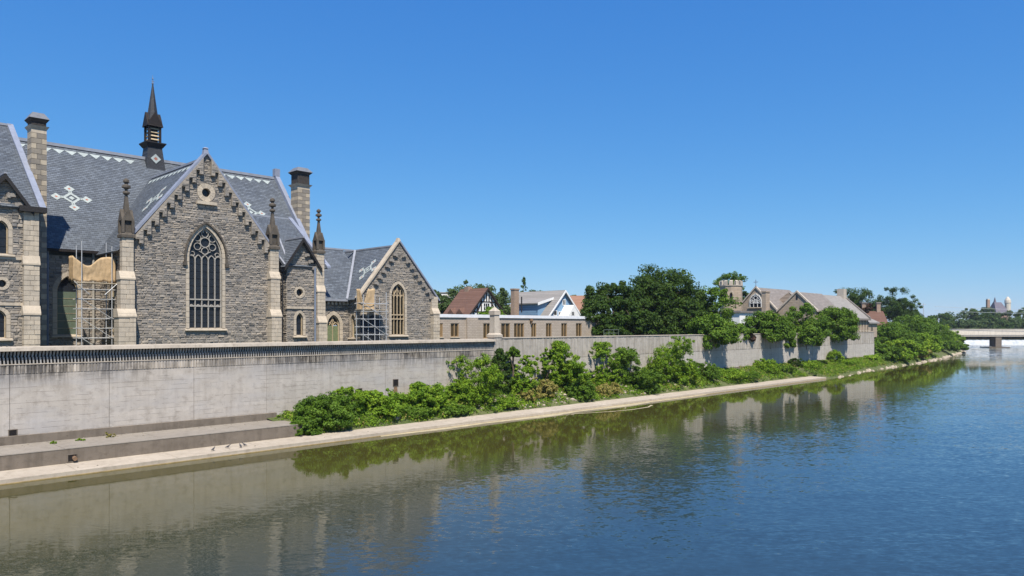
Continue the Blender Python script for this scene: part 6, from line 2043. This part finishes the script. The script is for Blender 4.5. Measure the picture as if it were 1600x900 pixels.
# background trees round the houses
for i, (px, v, yt, w, cy, lab) in enumerate(((735, 60, 440, 56, 490, 'leafy tree behind the ridge of the half timbered house'), (768, 55, 444, 52, 495, 'tree behind the half timbered gable'), (790, 50, 452, 46, 498, 'lower tree between the half timbered gable and the brick chimney'), (683, 60, 452, 26, 490, 'tree top beside the white block'), (838, 62, 453, 40, 480, 'tree peeping over the grey roof ridge'), (772, 26, 480, 40, 500, 'leafy tree in front of the half timbered gable'), (893, 60, 458, 24, 490, 'thin tree behind the peak of the blue gable'))):
    wall_tree(px, v, yt, w * 1.45, lab, crown_y=cy + 14, n=90, per=120, leaf=.46, mat='leaf_far' if i != 5 else 'leaf_mid', group='trees round the houses')
wall_tree(818, 66, 433, 17, 'thin spiky conifer behind the brick chimney', form='cone', mat='leaf_cedar', n=90, per=16, leaf=.36, name='conifer_tree', cr=.30, crown_y=488, group='trees round the houses')

# --- mass of trees on the natural bank past the wall
spots = [(1352, 11, 533, 52, 'leaf_mid', 'round bush tree hiding the end corner of the wall'), (1372, 16, 512, 52, 'leaf_mid', 'mid green tree just past the wall end'), (1398, 14, 500, 60, 'leaf_mid', 'broad green bank tree under the tall dark irregular tree'),
         (1425, 18, 490, 60, 'leaf_mid', 'tall bank tree at the crest of the bank tree mass'), (1452, 20, 494, 56, 'leaf_mid', 'bank tree below the utility pole'), (1466, 24, 506, 46, 'leaf_light', 'bank tree sloping down towards the bridge'),
         (1482, 22, 520, 40, 'leaf_mid', 'last rounded tree at the point before the bridge'), (1440, 12, 520, 50, 'leaf_light', 'lower light green bank tree above the bend of the shore'), (1412, 9, 530, 52, 'leaf_light', 'light bush tree in front of the bank tree mass'),
         (1380, 7.5, 540, 44, 'leaf_mid', 'bush tree near the wall end at the foot of the bank tree mass'), (1468, 15, 530, 44, 'leaf_mid', 'rounded waterside tree left of the point'), (1492, 18, 534, 30, 'leaf_mid', 'waterside bush at the tip of the point'),
         (1345, 8.5, 558, 40, 'leaf_light', 'pale low bush by the shore below the wall end'), (1432, 8.6, 543, 34, 'leaf_dry', 'yellow green bush at the shore bend'), (1400, 7, 552, 40, 'leaf_light', 'bright low bush along the shore left of the bend')]
for px, v, yt, w, mt, lab in spots:
    u = upx(px, v)
    vw = vwater(u)
    v = max(v, vw + 1.6)
    u = upx(px, v)
    zb = bank_z(u, v)
    h = zpx(yt, u, v) - zb
    plant('bank_tree', lab, 'tree', u, v, zb - .1, h + .1, w * mpp(u, v) * .56, 'round' if h > 5 else 'bush', mt, 110, 120, .48, int(px + yt), 'trees on the bank past the wall', crown0=.0, tr=.02)

# --- far trees beyond the bridge: individual trees in rows
r_ = random.Random(31)
protos = []
def far_tree(px, d, yt, w, lab, seed, mt='leaf_far', zb=4.5):
    k = d / FPX
    h = CAMH + (510 - yt) * k - zb
    plant('far_tree', lab, 'tree', (px - 800) * k, d, zb, h, w * k * .52, 'round', mt, 54, 80, .0025 * d, seed, 'far trees beyond the bridge', crown0=h * .12, frame=WF, tr=.02)
ft_ = [(1470, 465, 487, 34, 'far tree left of the footbridge end'), (1492, 470, 484, 40, 'far tree above the left half of the footbridge'), (1513, 475, 480, 40, 'taller far tree left of the far brown tower'), (1533, 468, 483, 42, 'far tree below the right end of the footbridge'),
       (1545, 500, 476, 30, 'far tree touching the far brown tower'), (1560, 472, 490, 38, 'far tree in front of the purple grey roof'), (1580, 470, 484, 40, 'far tree below the pale turret'), (1598, 480, 477, 40, 'far tree at the right edge of the photo'), (1456, 490, 492, 30, 'small far tree behind the utility pole'),
       (1480, 447, 500, 40, 'lower far tree above the left end of the bridge'), (1505, 444, 498, 44, 'lower far tree left of the bridge pier'), (1532, 446, 497, 44, 'lower far tree just left above the bridge pier'), (1558, 444, 499, 44, 'lower far tree just right above the bridge pier'), (1585, 446, 496, 46, 'lower far tree right of the bridge pier'),
       (1612, 448, 494, 46, 'far tree cut off by the right edge above the bridge'), (1640, 475, 478, 50, 'far tree outside the right edge')]
for i, (px, d, yt, w, lab) in enumerate(ft_[:-1]):
    far_tree(px, d, yt, w, lab, 500 + i, 'leaf_far' if i % 3 else 'leaf_dark')
# distant wood closing the horizon
g = np.random.default_rng(5)
N = 900
x = g.uniform(-260, 620, N); y = g.uniform(470, 560, N)
C = np.stack([x, y, 4.5 + g.random(N) ** .7 * (6 + 3.5 * np.sin(x * .03) + 2 * np.sin(x * .11))], 1)
me = leaf_mesh('distant_wood', C, g.uniform(1.6, 3.2, N), 44, 1.3, 9, .8)
me.materials.append(M['leaf_far'])
o = bpy.data.objects.new('distant_wood', me); COL.objects.link(o)
tag(o, 'distant wood along the horizon behind everything', 'wood', None, 'stuff')
# ------------------------------------------------------------------ thin summer haze round everything
mb = MB(); mb.box(-6500, 6500, -400, 9500, -2.0, 36.5)
hz_m = bpy.data.materials.new("haze")
hz_m.use_nodes = True
ht = hz_m.node_tree
ht.nodes.clear()
hv = ht.nodes.new("ShaderNodeVolumePrincipled")
hv.inputs['Color'].default_value = (.80, .88, 1.0, 1)
hv.inputs['Density'].default_value = .00011
hv.inputs['Anisotropy'].default_value = .2
ho = ht.nodes.new("ShaderNodeOutputMaterial")
ht.links.new(hv.outputs[0], ho.inputs['Volume'])
solo(mb, 'haze', hz_m, 'thin pale summer haze over the river', None, (0, 0, 0), kind='stuff', frame=Matrix.Identity(4))
